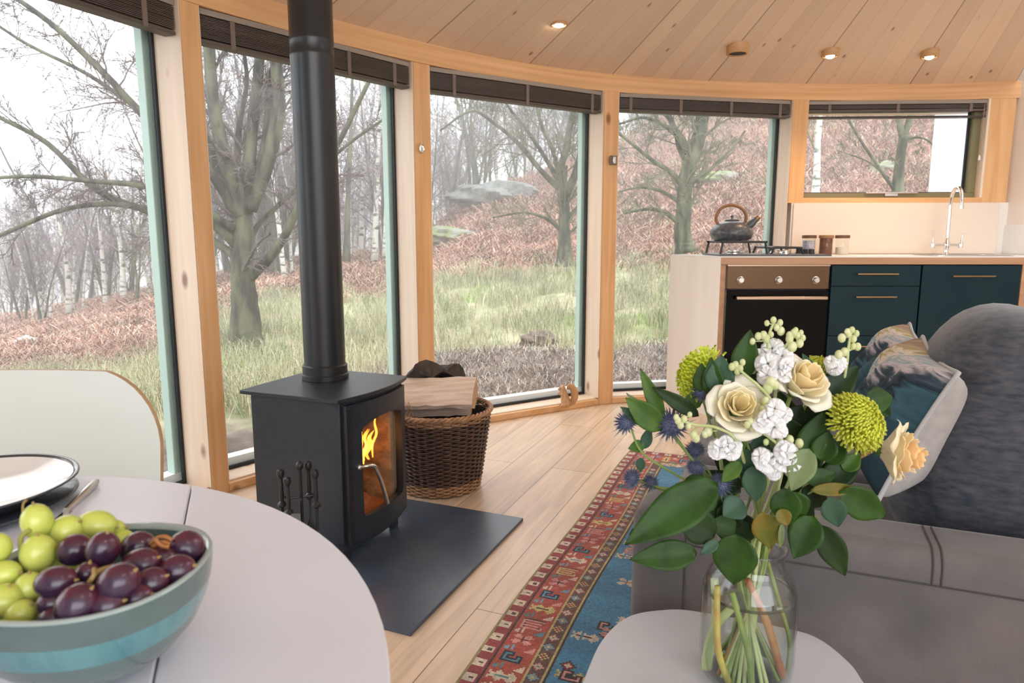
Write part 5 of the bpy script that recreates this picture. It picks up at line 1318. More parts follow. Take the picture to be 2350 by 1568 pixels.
# ---- white stock: clusters of ruffled florets with buds on spikes
PW = M('white_floret_petal', (.93, .93, .90), .6, sss=.3, col2=(.95, .94, .92), scale=60)
BUD = M('pale_green_bud', (.50, .56, .26), .5, sss=.2, col2=(.66, .68, .42), scale=60)
def floret(par, c, ax, r, rn):
    m = axis_frame(c, ax, rn.uniform(0, 6)); mb = MB()
    for ring, k, el in ((1.0, 5, .25), (.62, 4, .75)):
        for i in range(k):
            a = 2*math.pi*i/k+ring*2
            def g(u, v, a=a, ring=ring, el=el):
                s = 2*u-1; rr = r*ring*(.12+.9*v); aa = a+s*.62*(1 if v > .1 else .5)
                return m @ V((rr*math.cos(aa), rr*math.sin(aa), r*(el*v*1.0-.35*v*v*ring+.10*math.sin(s*7+a)*v)))
            mb.grid(g, 7, 4, .0003)
    mb.build('floret', PW, par, smooth='all')
def stock(label, florets, buds, spine, ang_, seed):
    """florets/buds: (px,py,dy,r px); spine: head pixel path"""
    rn = random.Random(seed); top = fp(*spine[0]); o = thing('white_stock', label, 'flower', tuple(fp(*spine[-1])), 'white stock stems in the vase')
    pts = [fp(*q) for q in spine]
    stem(o, pts+path_to(pts[-1], ang_)[2:], (.0016, .0028), STP)
    for px, py, dy, rp in florets:
        c = fp(px, py, dy); v = (V((0, 0, H))-c).normalized()
        floret(o, c, v+V((rn.uniform(-.5, .5), rn.uniform(-.2, .2), rn.uniform(-.2, .7))), rp*1.12*(YB+dy)/1567, rn)
    for px, py, dy, rp in buds:
        c = fp(px, py, dy); r = rp*(YB+dy)/1567; MB().ball(c, r, 12, sc=(1, 1, 1.25)).build('bud', BUD, o, smooth='all')
        near = min(pts, key=lambda q: (q-c).length)
        k = min(range(len(pts)), key=lambda i: (pts[i]-c).length); nr = pts[k]; 
        MB().tube([c, (c+nr)/2-V((0, 0, .002)), nr-V((0, 0, .004))], .0008, 6).build('bud_stalk', STP, o, smooth='all')
stock('white stock spike standing tallest at the top centre of the bouquet', [(1772, 800, .0, 24), (1762, 835, -.02, 26), (1795, 818, -.01, 22), (1745, 820, .0, 18), (1788, 850, -.02, 24), (1760, 862, -.03, 22)],
      [(1775, 735, 0, 7), (1790, 741, 0, 7), (1782, 752, 0, 7), (1760, 742, 0, 6), (1792, 760, 0, 9), (1752, 770, 0, 9), (1740, 772, 0, 8), (1758, 778, 0, 9), (1727, 784, 0, 7), (1728, 848, 0, 9), (1770, 768, 0, 6)], [(1776, 738, 0), (1764, 775, 0), (1762, 830, .0), (1760, 900, .01), (1745, 1000, .02), (1740, 1150, .01)], 100, 1)
stock('white stock sprig with round buds leaning right of the tallest spike', [(1806, 838, -.03, 16), (1800, 862, -.035, 16)], [(1812, 770, -.01, 8), (1822, 764, -.01, 8), (1830, 770, -.01, 7), (1838, 764, -.01, 6), (1842, 776, -.01, 7), (1835, 788, -.01, 9), (1818, 796, -.01, 11), (1812, 778, -.01, 9), (1826, 758, -.01, 6)], [(1826, 768, -.01), (1810, 785, -.01), (1795, 815, 0), (1780, 900, .01), (1760, 1100, .02)], 110, 2)
stock('white stock sprig with green buds at the right behind the large chrysanthemum', [(1915, 843, -.0, 18), (1927, 835, .0, 16), (1908, 830, 0, 15)], [(1932, 776, 0, 9), (1945, 762, 0, 7), (1955, 758, 0, 7), (1965, 766, 0, 7), (1958, 778, 0, 8), (1968, 796, 0, 8), (1958, 795, 0, 7), (1938, 808, 0, 9), (1925, 814, 0, 9), (1948, 768, 0, 7)], [(1952, 765, 0), (1947, 800, 0), (1942, 842, 0), (1925, 900, .01), (1860, 1000, .03), (1790, 1150, .01)], 60, 3)
stock('white stock sprig crossing in front between the two cream roses', [(1778, 938, -.07, 22), (1796, 952, -.07, 20), (1762, 960, -.075, 20), (1776, 980, -.075, 24), (1748, 975, -.075, 20), (1790, 990, -.07, 16)], [(1688, 838, -.03, 8), (1698, 846, -.03, 8), (1680, 842, -.03, 8), (1704, 832, -.03, 7), (1692, 852, -.03, 8), (1768, 878, -.05, 12), (1762, 892, -.05, 12), (1778, 884, -.05, 10), (1757, 922, -.06, 10), (1750, 940, -.06, 9), (1764, 930, -.06, 9)], [(1690, 842, -.03), (1712, 862, -.04), (1745, 890, -.05), (1772, 925, -.06), (1785, 980, -.06), (1780, 1040, -.04), (1745, 1170, -.01)], 250, 4)
stock('white stock sprig reaching left below the left cream rose', [(1652, 1028, -.06, 24), (1668, 1018, -.06, 18), (1642, 1040, -.06, 16), (1678, 1036, -.065, 20), (1684, 1024, -.06, 18)], [(1625, 990, -.05, 11), (1618, 996, -.05, 9), (1592, 998, -.05, 9), (1598, 1006, -.05, 9), (1583, 952, -.05, 6), (1570, 962, -.05, 8), (1556, 966, -.05, 8), (1562, 976, -.05, 8), (1580, 978, -.05, 7), (1552, 958, -.05, 7)], [(1560, 965, -.05), (1595, 975, -.05), (1645, 982, -.06), (1690, 1010, -.06), (1715, 1090, -.04), (1735, 1190, -.01)], 220, 5)
stock('white stock cluster hanging low at the front centre of the bouquet', [(1758, 1058, -.08, 26), (1745, 1048, -.08, 20), (1772, 1072, -.08, 22), (1805, 1040, -.085, 26), (1815, 1058, -.085, 24), (1798, 1062, -.085, 22), (1822, 1075, -.08, 22), (1776, 1086, -.08, 16), (1800, 1030, -.08, 18)], [(1758, 1015, -.07, 7), (1790, 1012, -.07, 8), (1812, 1010, -.07, 10), (1834, 1018, -.07, 10), (1722, 968, -.07, 8), (1715, 975, -.07, 8), (1728, 982, -.07, 8)], [(1720, 975, -.07), (1760, 1000, -.07), (1790, 1030, -.075), (1795, 1080, -.07), (1775, 1150, -.04), (1752, 1190, -.015)], 270, 6)

# ---- blue thistles
THM1 = M('blue_grey_thistle', (.06, .075, .15), .6, col2=(.13, .15, .25), scale=60)
THM2 = M('grey_green_bract', (.12, .20, .18), .55, col2=(.10, .14, .20), scale=40)
def thistle(label, px, py, dy, rp, axis, ang_, seed, spine=None):
    rn = random.Random(seed); c = fp(px, py, dy); R = rp*(YB+dy)/1567; o = thing('sea_holly', label, 'flower', tuple(c), 'blue thistles in the vase'); m = axis_frame(c, axis)
    mb = MB().ball(m @ V((0, 0, R*.3)), R*.62, 14, sc=(1, 1, 1))
    for i in range(110):
        t = (i+.5)/110; th = math.acos(1-1.7*t); ph = i*2.4; d = V((math.sin(th)*math.cos(ph), math.sin(th)*math.sin(ph), math.cos(th)))
        a = V((0, 0, R*.3))+d*R*.5; mb.tube([m @ a, m @ (a+d*R*.30), m @ (a+d*R*rn.uniform(.42, .62))], [R*.05, R*.035, R*.006], 4)
    mb.build('spiny_head', THM1, o)
    for i in range(13):
        ph = 2*math.pi*i/13+rn.uniform(-.1, .1); d = V((math.cos(ph), math.sin(ph), .25)); L_ = R*rn.uniform(1.2, 1.75)
        b_ = m @ (d*R*.3); tp = m @ (d*L_); fc_ = (m.to_3x3() @ V((0, 0, 1)))
        MB().tube([b_, lerp(b_, tp, .4)+fc_*R*.05, tp], [R*.05, R*.085, R*.006], 5, flat=.35).build('bract', THM2, o)
    hd = c-V(axis).normalized()*R*.3
    pts = [hd]+([fp(*q) for q in spine] if spine else [])
    pp = path_to(pts[-1], ang_); stem(o, pts+pp[(1 if not spine else 2):], (.0014, .0020), STG)
thistle('dark blue thistle below the left chrysanthemum', 1543, 985, .0, 42, (-.35, -.4, .9), 190, 21, [(1585, 1050, .0), (1640, 1120, .0)])
thistle('blue thistle at the far left tip of the bouquet', 1442, 975, .01, 30, (-.7, -.3, .8), 185, 22, [(1475, 1040, .0), (1560, 1095, .0), (1640, 1140, .0)])
thistle('pale blue thistle tucked beside the left rose', 1612, 905, .0, 28, (0, -.5, .8), 170, 23, [(1640, 1000, .01), (1690, 1100, .01)])
thistle('blue thistle low on the left above the sofa arm', 1458, 1100, .02, 26, (-.8, -.2, .3), 188, 24, [(1510, 1118, .01), (1580, 1130, .0), (1650, 1165, 0)])
thistle('violet blue thistle deep in the foliage', 1652, 1112, -.03, 30, (-.3, -.9, .2), 210, 25, [(1690, 1150, -.01)])
thistle('small green blue thistle right of the low left one', 1492, 1112, .02, 22, (-.1, -.4, .9), 192, 26, [(1540, 1132, .01), (1620, 1160, 0)])
thistle('spiky blue thistle behind the white florets on the left', 1596, 1040, .02, 26, (-.3, -.2, .9), 195, 27, [(1640, 1110, .01)])
thistle('small blue thistle under the big left leaf', 1600, 1075, .0, 24, (-.5, -.6, .5), 199, 28, [(1650, 1130, 0)])

# ---- leafy sprigs
def sprig(label, spine, leaves, ang_, mat=STG, r=(.0013, .0026)):
    pts = [fp(*q) for q in spine]; o = thing('leafy_sprig', label, 'foliage', tuple(pts[-1]), 'leafy sprigs in the vase')
    stem(o, pts+path_to(pts[-1], ang_)[2:], r, mat)
    for L_ in leaves:
        bx, by, tx, ty, w, mt_ = L_[:6]; d0 = L_[6] if len(L_) > 6 else -.03; d1 = L_[7] if len(L_) > 7 else d0-.01; cu = L_[8] if len(L_) > 8 else .15; fc_ = L_[9] if len(L_) > 9 else None
        leaf(o, 'leaf', fp(bx, by, d0), fp(tx, ty, d1), w*1.08*(YB+d0)/1567, mt_, cu, face=fc_)
    return o
sprig('sprig with the big glossy dark leaf sweeping down left', [(1600, 1100, -.02), (1680, 1150, -.01), (1725, 1210, 0)],
      [(1648, 1108, 1438, 1248, 96, LG, -.06, -.10), (1640, 1115, 1555, 1160, 88, LG, -.05, -.06), (1640, 1232, 1552, 1175, 78, LG5, -.065, -.07), (1690, 1225, 1683, 1345, 98, LG, -.07, -.075), (1600, 1268, 1448, 1284, 68, LG, -.08, -.09), (1648, 1242, 1608, 1272, 26, LG3, -.075, -.08)], 215)
sprig('bright green leafy sprig fanning out at the far left', [(1500, 950, .0), (1560, 1020, .0), (1640, 1120, .0), (1710, 1200, 0)],
      [(1522, 962, 1470, 848, 34, LG2, .0, 0), (1520, 985, 1438, 915, 56, LG2, -.005, -.01), (1490, 975, 1425, 935, 30, LG3, 0, 0), (1604, 955, 1500, 890, 34, LG5, -.01, -.01), (1480, 1020, 1442, 1030, 28, LG2, .01, .01), (1478, 1030, 1492, 980, 26, LG3, .01, .01), (1470, 1050, 1470, 1085, 22, LG3, .01, .01), (1522, 990, 1440, 905, 30, LG4, .005, .0)], 182)
sprig('dark broad leaves beside the upper left chrysanthemum', [(1655, 850, .01), (1690, 950, .02), (1730, 1100, .01)],
      [(1650, 905, 1655, 815, 62, LG3, -.02, -.02), (1640, 915, 1632, 822, 46, LG, -.015, -.02), (1612, 900, 1610, 835, 40, LG, -.01, -.015), (1700, 872, 1722, 757, 56, LG, .0, .0), (1700, 880, 1760, 858, 50, LG5, .01, .01), (1690, 905, 1740, 880, 60, LG5, .02, .02), (1575, 935, 1615, 900, 36, LG2, .01, .01)], 140)
sprig('dark leaves rising on the right behind the top rose', [(1950, 860, .02), (1900, 950, .03), (1820, 1100, .02)],
      [(1880, 925, 1972, 838, 66, LG5, .0, .0), (1890, 940, 1960, 880, 70, LG5, .02, .02), (1985, 922, 2052, 912, 56, LG, .0, .0), (2000, 930, 2045, 955, 44, LG5, .01, .01), (1868, 860, 1842, 812, 22, LG3, 0, 0), (1880, 990, 1870, 920, 60, LG5, .01, .01)], 50)
sprig('tall dark leaves in the middle right under the large chrysanthemum', [(1890, 960, .0), (1850, 1060, .0), (1790, 1180, .0)],
      [(1845, 1060, 1890, 945, 62, LG, -.03, -.03), (1885, 1058, 1902, 990, 56, LG, -.04, -.04), (1900, 1065, 1935, 1010, 54, LG, -.03, -.03), (1850, 1090, 1865, 1000, 60, LG5, -.01, -.01), (1800, 1000, 1840, 930, 70, LG5, .01, .01), (1935, 1080, 1975, 1040, 40, LG2, -.02, -.02), (1828, 1020, 1805, 960, 60, LG5, .0, 0)], 40)
sprig('yellow veined leaves sweeping right over the sofa arm', [(1930, 1110, -.02), (1860, 1130, -.02), (1790, 1190, -.01)],
      [(1925, 1128, 2040, 1190, 74, LG, -.05, -.05, .2), (1860, 1125, 1985, 1122, 30, LG6, -.05, -.05, .3), (1880, 1110, 1980, 1060, 62, LG5, -.02, -.02), (1905, 1140, 1925, 1212, 56, LG3, -.055, -.055), (1840, 1120, 1900, 1160, 60, LG5, -.02, -.02), (1878, 1072, 1962, 1110, 60, LG5, -.01, -.01), (1850, 1105, 1920, 1085, 44, LG, -.035, -.035)], 35)
sprig('long hanging dark leaves to the right of the vase neck', [(1880, 1190, -.02), (1840, 1175, -.02), (1785, 1195, -.015)],
      [(1882, 1204, 1942, 1326, 62, LG5, -.06, -.07), (1868, 1185, 1822, 1282, 76, LG, -.055, -.065), (1800, 1130, 1840, 1200, 80, LG, -.05, -.05), (1812, 1150, 1870, 1200, 60, LG5, -.03, -.03)], 20)
sprig('broad leaves over the vase mouth with a yellowing tip', [(1790, 1130, -.04), (1770, 1180, -.03), (1755, 1215, -.02)],
      [(1800, 1120, 1808, 1210, 68, LG, -.075, -.08), (1790, 1168, 1808, 1208, 36, LG6, -.082, -.088), (1748, 1175, 1770, 1262, 62, LG6, -.07, -.07), (1755, 1190, 1800, 1255, 40, LG6, -.065, -.065), (1795, 1200, 1790, 1262, 14, LG4, -.08, -.08)], 300)
sprig('pale sage green leaf under the low white florets', [(1850, 1080, -.06), (1820, 1120, -.05), (1770, 1190, -.02)],
      [(1858, 1030, 1816, 1128, 60, LG4, -.09, -.10, .1), (1800, 985, 1770, 1030, 54, LG4, -.05, -.05), (1720, 1020, 1780, 1030, 46, LG3, -.04, -.04), (1775, 1030, 1720, 1058, 40, LG3, -.045, -.045), (1700, 1000, 1690, 1050, 30, LG2, -.05, -.05)], 290)
sprig('grey green scalloped leaves in the centre of the foliage', [(1730, 1080, -.04), (1735, 1150, -.03), (1745, 1210, -.02)],
      [(1728, 1068, 1735, 1155, 52, LG3, -.06, -.06), (1715, 1030, 1712, 1095, 44, LG3, -.05, -.05), (1700, 1060, 1656, 1108, 34, LG2, -.05, -.05), (1700, 1100, 1640, 1130, 50, LG5, -.02, -.02), (1690, 1160, 1655, 1220, 60, LG5, -.03, -.03), (1690, 1180, 1720, 1240, 60, LG5, -.02, -.02)], 240)
sprig('dark filler leaves low on the left of the vase neck', [(1660, 1190, .0), (1700, 1200, .0), (1735, 1220, 0)],
      [(1700, 1170, 1622, 1190, 66, LG5, -.02, -.02), (1705, 1150, 1660, 1185, 60, LG3, -.045, -.05), (1690, 1215, 1630, 1200, 60, LG, -.04, -.04), (1720, 1200, 1690, 1245, 50, LG5, -.03, -.03), (1700, 1130, 1600, 1085, 60, LG5, .02, .02), (1720, 1110, 1640, 1050, 60, LG5, .03, .03), (1740, 1090, 1690, 1010, 70, LG5, .04, .04), (1760, 1100, 1760, 1000, 80, LG5, .05, .05), (1790, 1110, 1830, 1010, 80, LG5, .05, .05), (1800, 1140, 1880, 1060, 80, LG5, .05, .05), (1740, 1000, 1720, 920, 80, LG5, .04, .04), (1790, 980, 1790, 900, 80, LG5, .04, .04), (1850, 1000, 1880, 920, 80, LG5, .045, .045)], 230)
# thick cut stems in the water
for i, (lb, pts, r, mt_) in enumerate([
    ('yellow green cut stem at the left of the jar with brown lower end', [(1612, 1345, -.03), (1632, 1420, -.035), (1650, 1500, -.04), (1672, 1572, -.03)], .0046, STY),
    ('red brown woody stem sloping right in the jar', [(1715, 1330, -.02), (1748, 1400, -.03), (1775, 1480, -.03), (1795, 1570, -.02)], .0052, STR),
    ('thick pale green stem leaning left in the jar', [(1690, 1385, -.01), (1640, 1440, -.01), (1612, 1500, .0), (1600, 1560, .0)], .0066, STP),
    ('straight green stem in the front middle of the jar', [(1680, 1360, -.04), (1700, 1430, -.045), (1720, 1510, -.045), (1725, 1572, -.04)], .0046, STG),
    ('pale thick stem standing upright in the middle of the jar', [(1738, 1290, .0), (1730, 1400, .0), (1722, 1480, .0), (1720, 1545, .0)], .0062, STP),
    ('thin green stem bending at the right side of the jar', [(1762, 1290, .0), (1790, 1390, .0), (1812, 1470, -.01), (1806, 1570, -.01)], .0032, STG),
    ('yellow stem standing near the left wall of the jar', [(1640, 1330, .0), (1642, 1420, .0), (1628, 1500, .0), (1622, 1566, -.0)], .0062, STP),
    ('dark green stem crossing behind at the lower left of the jar', [(1690, 1420, .02), (1675, 1490, .02), (1650, 1560, .01)], .0040, STG),
    ('second red brown stem close to the sloping one', [(1722, 1345, .0), (1762, 1425, -.01), (1790, 1520, -.01), (1800, 1566, -.01)], .0036, STR)]):
    P_ = [fp(*q) for q in pts]; P_ = [V((max(VC.x-.055, min(VC.x+.055, p.x)), p.y, max(p.z, ZT+.016))) for p in P_]
    o = thing('cut_stem', lb, 'stem', tuple(P_[-1]), 'cut stems standing in the vase water'); stem(o, P_, (r*.85, r), mt_, 'stalk')
    for k in (1, 2): MB().ball(P_[k]+V((r*.7, 0, 0)), r*.45, 8).build('node', mt_, o, smooth='all')
# ================================================================ OUTSIDE: moorland slope, woods
RT = [(-900, 900, 13), (-400, 830, 13), (0, 762, 14), (250, 705, 14), (400, 665, 15), (620, 615, 16), (900, 585, 18), (1000, 530, 20), (1100, 440, 22), (1240, 405, 23), (1380, 335, 23), (1600, 250, 22), (1850, 170, 20), (2100, 90, 19), (2350, 50, 18), (3000, 20, 17), (4200, 0, 16)]
RK = np.array([ray(x, y).x/ray(x, y).y for x, y, Y in RT]); RE = np.array([ray(x, y).z/ray(x, y).y for x, y, Y in RT]); RY = np.array([float(Y) for x, y, Y in RT])
_r = np.random.RandomState(9); _lat = _r.rand(64, 64)
def vnoise(x, y):
    xi = np.floor(x).astype(int); yi = np.floor(y).astype(int); fx = x-xi; fy = y-yi; fx = fx*fx*(3-2*fx); fy = fy*fy*(3-2*fy)
    g = lambda a, b: _lat[a % 64, b % 64]
    return (g(xi, yi)*(1-fx)+g(xi+1, yi)*fx)*(1-fy)+(g(xi, yi+1)*(1-fx)+g(xi+1, yi+1)*fx)*fy
def fbm(x, y): return vnoise(x, y)*.5+vnoise(x*2.1+7, y*2.1)*.27+vnoise(x*4.3, y*4.3+3)*.15+vnoise(x*9.1, y*9.1)*.08
def terr(X, Y):
    X = np.asarray(X, float); Y = np.maximum(np.asarray(Y, float), .5); k = np.clip(X/Y, RK[0], RK[-1])
    e = np.interp(k, RK, RE); yr = np.interp(k, RK, RY); zr = H+e*yr
    y0 = 4.4; z0 = -.10; t = np.clip((Y-y0)/(yr-y0), 0, 1); z = z0+(zr-z0)*np.where(zr > 0, t**1.75, t**1.1)
    past = np.clip(Y-yr, 0, None); z = z - past*.10*np.clip(past/4, 0, 1)
    rough = np.clip((Y-4.4)/3, 0.15, 1); z = z+(fbm(X*.9+3, Y*.9)-.5)*.34*rough+(fbm(X*4, Y*4)-.5)*.10*np.clip(rough, .3, 1)
    return z
def tz(x, y): return float(terr(x, y))
def lin(c): return np.array(c)
PINKB, RUST, STRAW, GRN, MOSS, MUD, LITT = [np.array(c) for c in ((.46, .275, .215), (.34, .17, .115), (.50, .44, .31), (.26, .33, .15), (.22, .36, .06), (.10, .075, .062), (.40, .33, .28))]
def zone(X, Y, z=None):
    """ground cover by place: weights of bracken, grass, moss, mud"""
    k = X/np.maximum(Y, .5); n1 = fbm(X*.5, Y*.5); n2 = fbm(X*1.3+9, Y*1.3)
    yb = np.interp(k, [-.9, -.55, -.35, -.1, .1, .25, .5], [5.5, 5.8, 10.0, 10.4, 10.2, 9.4, 8.2])   # bracken beyond this distance
    ym = np.interp(k, [-.9, -.55, -.35, -.1, .1, .3, .6], [4.0, 4.4, 4.9, 6.5, 7.1, 7.1, 6.0])      # mud nearer than this
    br = np.clip((Y-yb)/1.6+(n1-.5)*3.0, 0, 1); mud = np.clip((ym-Y)/.7+(n2-.45)*2.2, 0, 1)
    gr = (1-br)*(1-mud); moss = np.clip((fbm(X*.8+31, Y*.8+5)-.555)*9, 0, 1)*(1-mud)
    return br, gr, moss, mud
def zcol(X, Y):
    br, gr, mo, mud = zone(X, Y); n = fbm(X*3, Y*3)[..., None]; n3 = fbm(X*7+4, Y*7)[..., None]
    b_ = PINKB*n*1.7+RUST*(1-n)*.8; g_ = STRAW*n3*1.3+GRN*(1-n3)*1.0; m_ = MUD*(1-n3)*1.5+LITT*np.clip(n3-.35, 0, 1)*1.5
    c = b_*br[..., None]+g_*gr[..., None]+m_*(mud*(1-br))[..., None]; c = c*(1-mo[..., None]*.85)+MOSS*mo[..., None]*.85
    return np.clip(c, .02, .9)
def grid_mesh(name, us, vs_, fn, colfn, mat, kind='structure'):
    A, B = np.meshgrid(us, vs_, indexing='ij'); X, Y = fn(A, B); Z = terr(X, Y); co = np.stack([X, Y, Z], -1).reshape(-1, 3)
    n, m = A.shape; i, j = np.meshgrid(np.arange(n-1), np.arange(m-1), indexing='ij'); w = m
    q = np.stack([i*w+j, (i+1)*w+j, (i+1)*w+j+1, i*w+j+1], -1).reshape(-1, 4)
    me = bpy.data.meshes.new(name); me.vertices.add(len(co)); me.vertices.foreach_set('co', co.ravel()); me.loops.add(q.size); me.loops.foreach_set('vertex_index', q.ravel().astype('i'))
    me.polygons.add(len(q)); me.polygons.foreach_set('loop_start', (np.arange(len(q))*4).astype('i')); me.update(); me.validate()
    col = np.ones((len(co), 4)); col[:, :3] = colfn(X, Y).reshape(-1, 3); at = me.color_attributes.new('cover', 'FLOAT_COLOR', 'POINT'); at.data.foreach_set('color', col.ravel())
    me.polygons.foreach_set('use_smooth', [True]*len(me.polygons)); me.materials.append(mat); o = bpy.data.objects.new(name, me); C.objects.link(o)
    if kind: o['kind'] = kind
    return o
GM = M('moor_ground', (1, 1, 1), .95, col2=(.62, .60, .58), scale=9, detail=10, attr='cover', bump=1.0, bscale=30, lo=.3, hi=.7)
az = np.linspace(-1.15, 1.15, 330); ds = np.concatenate([np.linspace(1.6, 8, 130), np.linspace(8.1, 30, 150)])
# ground starts just beyond the cabin wall
def gfn(A, B):
    X = A*1.0*B; Y = B; 
    return X, Y
def gfn2(A, B):
    """polar sheet around the room centre, from the wall outward"""
    th = math.pi/2-A; R0 = np.array([[max(rad(float(min(max(t, TH0), TH1))), 3.8)+.22 for t in (math.pi/2-A[:, 0])]]).T
    rr = R0+(B-1.6); return CX+rr*np.cos(th), CY+rr*np.sin(th)
az2 = np.linspace(-1.95, 1.15, 360)
ground = grid_mesh('ground', az2, ds, gfn2, zcol, GM)

# ---- grass, bracken, leaf litter: countless blades, one object per kind
BL = M('blade', (1, 1, 1), .8, attr='cover')
def blades(name, label, cat, N_, sel, hgt, wid, lean, colf, seed, nseg=2, ymin=4.3, ymax=24, pw=1.6, clump=0):
    r = np.random.RandomState(seed); k = r.uniform(-.82, .88, N_); Y = ymin+(ymax-ymin)*r.rand(N_)**pw; X = k*Y
    if clump:
        nc = N_//clump; ci = r.randint(0, nc, N_); ck = r.uniform(-.82, .88, nc); cy = ymin+(ymax-ymin)*r.rand(nc)**pw; X = ck[ci]*cy[ci]+r.normal(0, .10, N_); Y = cy[ci]+r.normal(0, .10, N_)
    w = sel(X, Y); keep = (r.rand(N_) < w) & (np.hypot(X-CX, Y-CY) > 4.45) & (Y > 1) & ~((X > 2.9) & (Y < 5.6))
    X, Y = X[keep], Y[keep]; n = len(X); Z = terr(X, Y)
    h = hgt*r.uniform(.45, 1.25, n)*np.clip(.7+Y*.03, .7, 1.3); a = r.uniform(0, 2*np.pi, n); wd = wid*r.uniform(.6, 1.4, n)*np.clip(Y/7, .8, 2.2); ln = lean*r.uniform(.2, 1.3, n)
    dx, dy = np.cos(a), np.sin(a); b_ = r.uniform(0, 2*np.pi, n); sx_, sy_ = np.cos(b_), np.sin(b_)
    P0 = np.stack([X-sx_*wd/2, Y-sy_*wd/2, Z-.02], -1); P1 = np.stack([X+sx_*wd/2, Y+sy_*wd/2, Z-.02], -1)
    M0 = np.stack([X+dx*h*ln*.35-sx_*wd*.35, Y+dy*h*ln*.35-sy_*wd*.35, Z+h*.62], -1); M1 = np.stack([X+dx*h*ln*.35+sx_*wd*.35, Y+dy*h*ln*.35+sy_*wd*.35, Z+h*.62], -1)
    T = np.stack([X+dx*h*ln, Y+dy*h*ln, Z+h*np.clip(1-.35*ln, .15, 1)], -1)
    co = np.stack([P0, P1, M1, M0, T], 1).reshape(-1, 3); base = np.arange(n)*5
    me = bpy.data.meshes.new(name); me.vertices.add(n*5); me.vertices.foreach_set('co', co.ravel())
    li = np.stack([base, base+1, base+2, base+3, base+3, base+2, base+4], -1).ravel(); me.loops.add(len(li)); me.loops.foreach_set('vertex_index', li.astype('i'))
    st_ = np.stack([np.arange(n)*7, np.arange(n)*7+4], -1).ravel(); me.polygons.add(n*2); me.polygons.foreach_set('loop_start', st_.astype('i')); me.update(); me.validate()
    c = np.ones((n, 5, 4)); c[:, :, :3] = colf(X, Y, r)[:, None, :]; at = me.color_attributes.new('cover', 'FLOAT_COLOR', 'POINT'); at.data.foreach_set('color', c.ravel())
    me.materials.append(BL); o = bpy.data.objects.new(name, me); C.objects.link(o); tag(o, label, cat, kind='stuff'); return o
def mixc(*cs):
    cs = [np.array(c) for c in cs]
    def f(X, Y, r):
        i = r.randint(0, len(cs), len(X)); pt = (.45+1.1*fbm(X*1.7+2, Y*1.2+5))[:, None]; return np.clip(np.array(cs)[i]*r.uniform(.65, 1.25, (len(X), 1))*pt, 0, .95)
    return f
blades('moor_grass', 'pale straw and green tussock grass on the slope outside the windows', 'grass', 150000, lambda X, Y: zone(X, Y)[1]*.95, .26, .0045, .8, mixc(STRAW*1.0, STRAW*1.2, (.30, .36, .20), (.44, .45, .30), (.26, .32, .15), (.52, .46, .36)), 1, ymax=14, clump=46)
blades('dead_bracken', 'reddish brown dead bracken covering the hillside', 'bracken', 240000, lambda X, Y: zone(X, Y)[0]*.95, .19, .011, 2.6, mixc(PINKB*1.15, PINKB*1.4, RUST*1.15, (.55, .38, .30), (.24, .12, .085), (.52, .44, .34)), 2, ymin=5.5, pw=1.15)
blades('leaf_litter', 'dark mud with pale dead stalks and leaf litter close to the cabin', 'leaf litter', 60000, lambda X, Y: zone(X, Y)[3]*.9, .075, .006, 2.6, mixc(LITT*1.4, (.58, .52, .47), MUD*1.5, (.22, .13, .09), (.36, .33, .31)), 3, ymax=8, pw=1.2)
blades('bright_moss', 'bright green moss and short grass patches on the slope', 'moss', 90000, lambda X, Y: zone(X, Y)[2]*.95, .07, .008, .8, mixc(MOSS*1.2, MOSS*1.5, GRN*1.2, (.34, .44, .10)), 4, pw=1.3)

# ---- rocks
def rock(label, px, py, Y, w, h, seed, mat):
    p = aty(px, py, Y); z = tz(p.x, Y); rn = np.random.RandomState(seed); ph = rn.rand(6)*6
    mb = MB()
    def g(u, v):
        th, f = 2*math.pi*u, math.pi*(v-.5); d = V((math.cos(f)*math.cos(th), math.cos(f)*math.sin(th), math.sin(f)))
        k = 1+.16*math.sin(3*d.x+ph[0])*math.cos(4*d.y+ph[1])+.10*math.sin(7*d.z+5*d.x+ph[2])+.06*math.sin(13*d.y+ph[3])
        return V((p.x, Y, z+h*.25))+V((d.x*w, d.y*w*.7, d.z*h))*k
    o = mb.grid(g, 36, 18).build('boulder', mat, smooth=True, org=(p.x, Y, z)); tag(o, label, 'boulder', 'boulders on the hillside')
RK1 = M('lichened_rock', (.26, .27, .26), .9, col2=(.12, .13, .115), scale=5, detail=8, bump=.8); RK2 = M('mossy_rock', (.18, .23, .06), .95, col2=(.33, .33, .31), scale=3, detail=6, bump=.8); RK3 = M('pale_stone', (.60, .66, .62), .9, col2=(.42, .48, .44), scale=8)
rock('low grey outcrop on the ridge behind the bracken, third window', 1130, 445, 20, 1.2, .42, 1, RK1)
rock('long mossy boulder below the grey outcrop, third window', 1040, 505, 16.5, .8, .20, 2, RK2)
rock('small pale stone lying in the bracken at the left edge', 62, 793, 8.0, .16, .11, 3, RK3)
rock('mossy leaning slab between the trees, fourth window', 1665, 330, 15, .45, .16, 4, RK2)
rock('mossy boulder on the slope in the kitchen window', 2035, 373, 13, .32, .14, 5, RK2)
rock('grey crag at the top of the slope in the kitchen window', 1990, 292, 17, 1.0, .28, 6, RK1)
rock('dark clod of earth in the mud outside the third window', 1240, 755, 7.0, .20, .10, 7, M('dark_earth', (.10, .07, .065), .95, col2=(.22, .17, .15), scale=14, bump=1))

